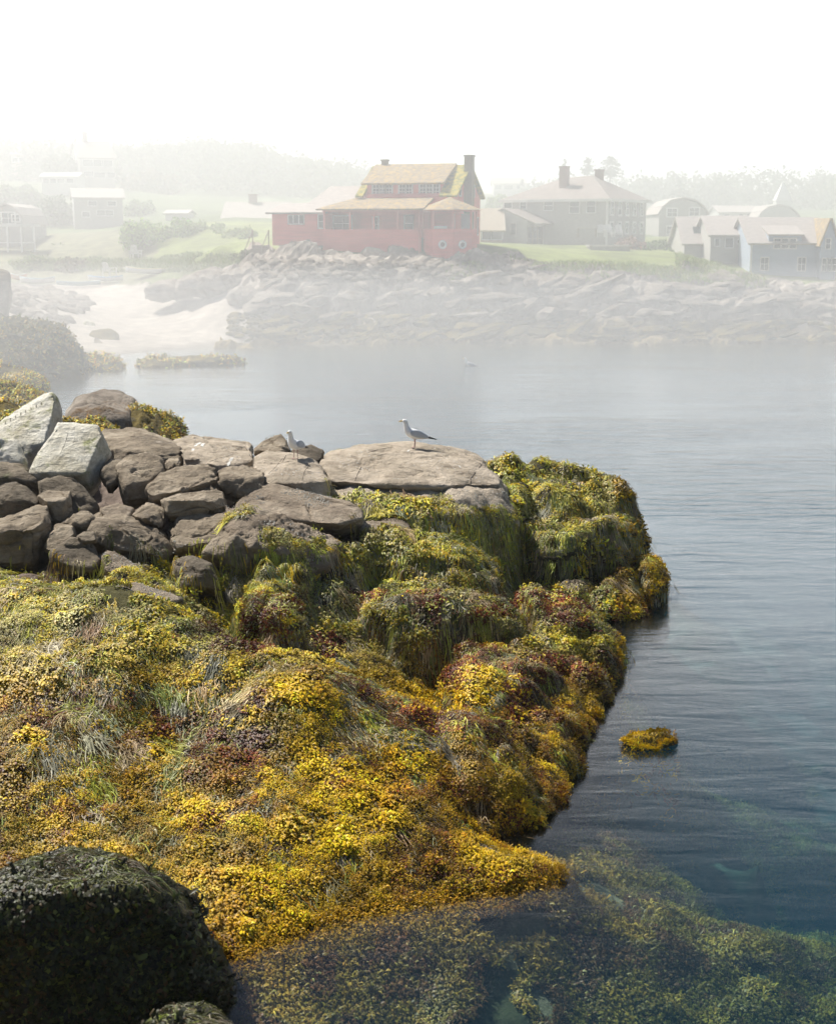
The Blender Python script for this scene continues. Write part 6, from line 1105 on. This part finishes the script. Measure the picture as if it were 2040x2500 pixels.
def gull(loc, rz, label, stand=True, s=1.0, pitch=0):
    """faces -x; feet at the origin"""
    t = empty('gull', tuple(loc), rz); t.scale = (s, s, s); tag(t, label, 'gull', None); z0 = 0 if stand else -.155
    pth = [((.27, 0, .13), .012, .006), ((.21, 0, .145), .034, .014), ((.13, 0, .165), .056, .042), ((.05, 0, .185), .074, .068), ((-.03, 0, .205), .078, .080), ((-.085, 0, .235), .066, .072), ((-.115, 0, .28), .046, .050), ((-.125, 0, .325), .034, .038), ((-.130, 0, .362), .031, .035), ((-.142, 0, .392), .034, .036), ((-.162, 0, .404), .030, .029), ((-.185, 0, .404), .014, .014)]
    pth = [((c[0], c[1], c[2] + z0), a, b) for c, a, b in pth]; body = loft(pth, 'body', M_feath, t)
    loft([((-.178, 0, .402 + z0), .010, .012), ((-.205, 0, .400 + z0), .008, .010), ((-.226, 0, .396 + z0), .007, .009), ((-.238, 0, .386 + z0), .002, .003)], 'bill', M_bill, t, 8)
    for sd_ in (-1, 1):
        w = loft([((-.075, sd_ * .062, .235 + z0), .012, .030), ((-.02, sd_ * .074, .225 + z0), .016, .058), ((.06, sd_ * .072, .205 + z0), .016, .056), ((.14, sd_ * .052, .175 + z0), .013, .036), ((.21, sd_ * .03, .152 + z0), .008, .018)], 'wing', M_gw, t, 10)
        loft([((.17, sd_ * .034, .160 + z0), .008, .018), ((.24, sd_ * .024, .140 + z0), .007, .013), ((.31, sd_ * .014, .120 + z0), .004, .007), ((.335, sd_ * .010, .113 + z0), .002, .003)], 'wing_tip', M_bk, w, 8)
        if stand:
            lg = MB(); lg.tube((.0, sd_ * .028, .13), (.004, sd_ * .030, .07), .011, .006); lg.tube((.004, sd_ * .030, .07), (-.002, sd_ * .03, .004), .0055, .005)
            for a in (-.5, 0, .5): lg.tube((-.002, sd_ * .03, .006), (-.05 * math.cos(a), sd_ * .03 + .05 * math.sin(a), .004), .005, .003, 6)
            lg.poly([(-.002, sd_ * .03, .005), (-.045 * math.cos(.5), sd_ * .03 - .045 * math.sin(.5), .004), (-.05, sd_ * .03, .004), (-.045 * math.cos(.5), sd_ * .03 + .045 * math.sin(.5), .004)]); lg.build('leg', M_leg, t)
        bm = bmesh.new(); bmesh.ops.create_uvsphere(bm, u_segments=8, v_segments=6, radius=.005, matrix=Matrix.Translation((-.165, sd_ * .0285, .410 + z0))); me = bpy.data.meshes.new('eye'); bm.to_mesh(me); bm.free(); me.materials.append(M_eye); eo = bpy.data.objects.new('eye', me); COL.objects.link(eo); eo.parent = t
    return t
dg = bpy.context.evaluated_depsgraph_get()
def on_rock(u, v):
    o = Vx(0, 0, CAM_H); best = None; pv = P(u, v, 60); d = (Vector(pv) - o).normalized(); bpy.context.view_layer.update()
    h = SC.ray_cast(bpy.context.view_layer.depsgraph, o, d)
    return h[1] if h[0] else None
def perch(u, v, Yt):
    """top surface of the stone near this pixel"""
    X = P(u, v, Yt)[0]; bpy.context.view_layer.update(); h = SC.ray_cast(bpy.context.view_layer.depsgraph, Vx(X, Yt, 5.0), Vx(0, 0, -1)); return h[1] if h[0] else Vector(P(u, v, Yt))
fog_objs = [o for o in SC.objects if o.name in ('haze', 'fog', 'sea_fog', 'water')]
for o in fog_objs: o.hide_viewport = True
g1 = perch(1012, 1081, 27.75); g2 = perch(722, 1112, 26.0)
for o in fog_objs: o.hide_viewport = False
gull(g1 + Vx(0, 0, .0), R(8), 'white and grey gull in profile on top of the broad rounded slab', True, 1.32)
gull(g2 + Vx(0, 0, .0), R(62), 'white breasted gull half facing the camera on the angular tan block', True, 1.28)
c = Wz(1146, 893, 0); gull((c[0], c[1], .0), R(5), 'distant gull floating on the water beyond the rocks', False, 1.6)

# ------------------------------------------------------------------ marks on the stones: droppings, drill grooves
for o in fog_objs: o.hide_viewport = True
bpy.context.view_layer.update(); DG = bpy.context.view_layer.depsgraph
def ray(u, v):
    o = Vx(0, 0, CAM_H); d = (Vector(P(u, v, 60)) - o).normalized(); h = SC.ray_cast(DG, o, d); return (h[1], h[2], h[4]) if h[0] else None
def mark(lines, w, mat, name, off_=.006, rough=.5):
    m = MB(); own = None
    for ln in lines:
        pts = []
        for (a, b), (c, d) in zip(ln, ln[1:]):
            for k in range(7): t = k / 6; pts.append((a + (c - a) * t, b + (d - b) * t))
        hs = [h for h in (ray(*q) for q in pts) if h]
        if len(hs) < 3: continue
        own = own or hs[0][2]; prev = None
        for i in range(len(hs) - 1):
            a, n = hs[i][0], hs[i][1]; b = hs[i + 1][0]
            if (b - a).length > .25: prev = None; continue
            s = (b - a).cross(n).normalized(); wa = w * (.6 + .6 * random.random()); q0, q1 = b + n * off_ - s * wa, b + n * off_ + s * wa
            if prev: m.poly([prev[0], prev[1], q1, q0])
            prev = (q0, q1)
    if m.v and own:
        o = m.build(name, mat); o.parent = own; o.matrix_parent_inverse = Matrix.Translation(-own.location)
        return o
M_guano = plain('dropping', (.66, .65, .60), .8, .08, 20)
mark([[(492,1080),(480,1086),(470,1101)], [(498,1082),(492,1090)]], .035, M_guano, 'droppings')
mark([[(568,1116),(562,1126),(554,1140)]], .03, M_guano, 'droppings')
mark([[(1118,1136),(1124,1142)], [(1000,1098),(994,1103)]], .016, M_guano, 'droppings')
M_crack = plain('crack', (.035, .03, .025), .95, .2, 20)
for ln, w in [([(1147,1188),(1150,1168),(1162,1150),(1180,1128),(1192,1116)], .012), ([(866,1178),(872,1160),(882,1142)], .012), ([(1006,1098),(1040,1088)], .008), ([(880,1112),(925,1098),(960,1092)], .008), ([(1085,1097),(1120,1112),(1165,1128),(1200,1150)], .009), ([(930,1150),(985,1142),(1040,1150)], .005),
    ([(455,1112),(500,1106),(545,1100),(590,1096)], .008), ([(500,1132),(530,1118),(575,1108)], .008), ([(270,1072),(330,1066),(390,1078)], .006), ([(650,1160),(672,1140),(690,1118)], .007), ([(735,1178),(742,1150),(760,1130)], .006), ([(690,1130),(700,1112),(720,1108)], .008),
    ([(440,1165),(470,1158),(510,1150)], .005), ([(600,1222),(660,1215),(720,1225)], .005), ([(20,1275),(60,1262),(100,1255)], .006), ([(170,1050),(160,1080),(150,1110)], .005), ([(300,1140),(340,1130),(370,1136)], .005), ([(560,1090),(600,1092),(612,1120)], .01), ([(530,1290),(540,1310),(528,1335)], .006), ([(240,1290),(290,1275),(350,1285)], .006)]:
    mark([[(a + random.uniform(-2, 2), b + random.uniform(-2, 2)) for a, b in ln]], w * .6, M_crack, 'crack', .004)
M_drill = plain('drill_groove', (.16, .15, .11), .9, .2, 20)
mark([[(14 + 12.5 * i, 1027 - 6.6 * i), (14 + 12.5 * i, 1035 - 6.6 * i)] for i in range(8)], .010, M_drill, 'drill_marks')
for o in fog_objs: o.hide_viewport = False
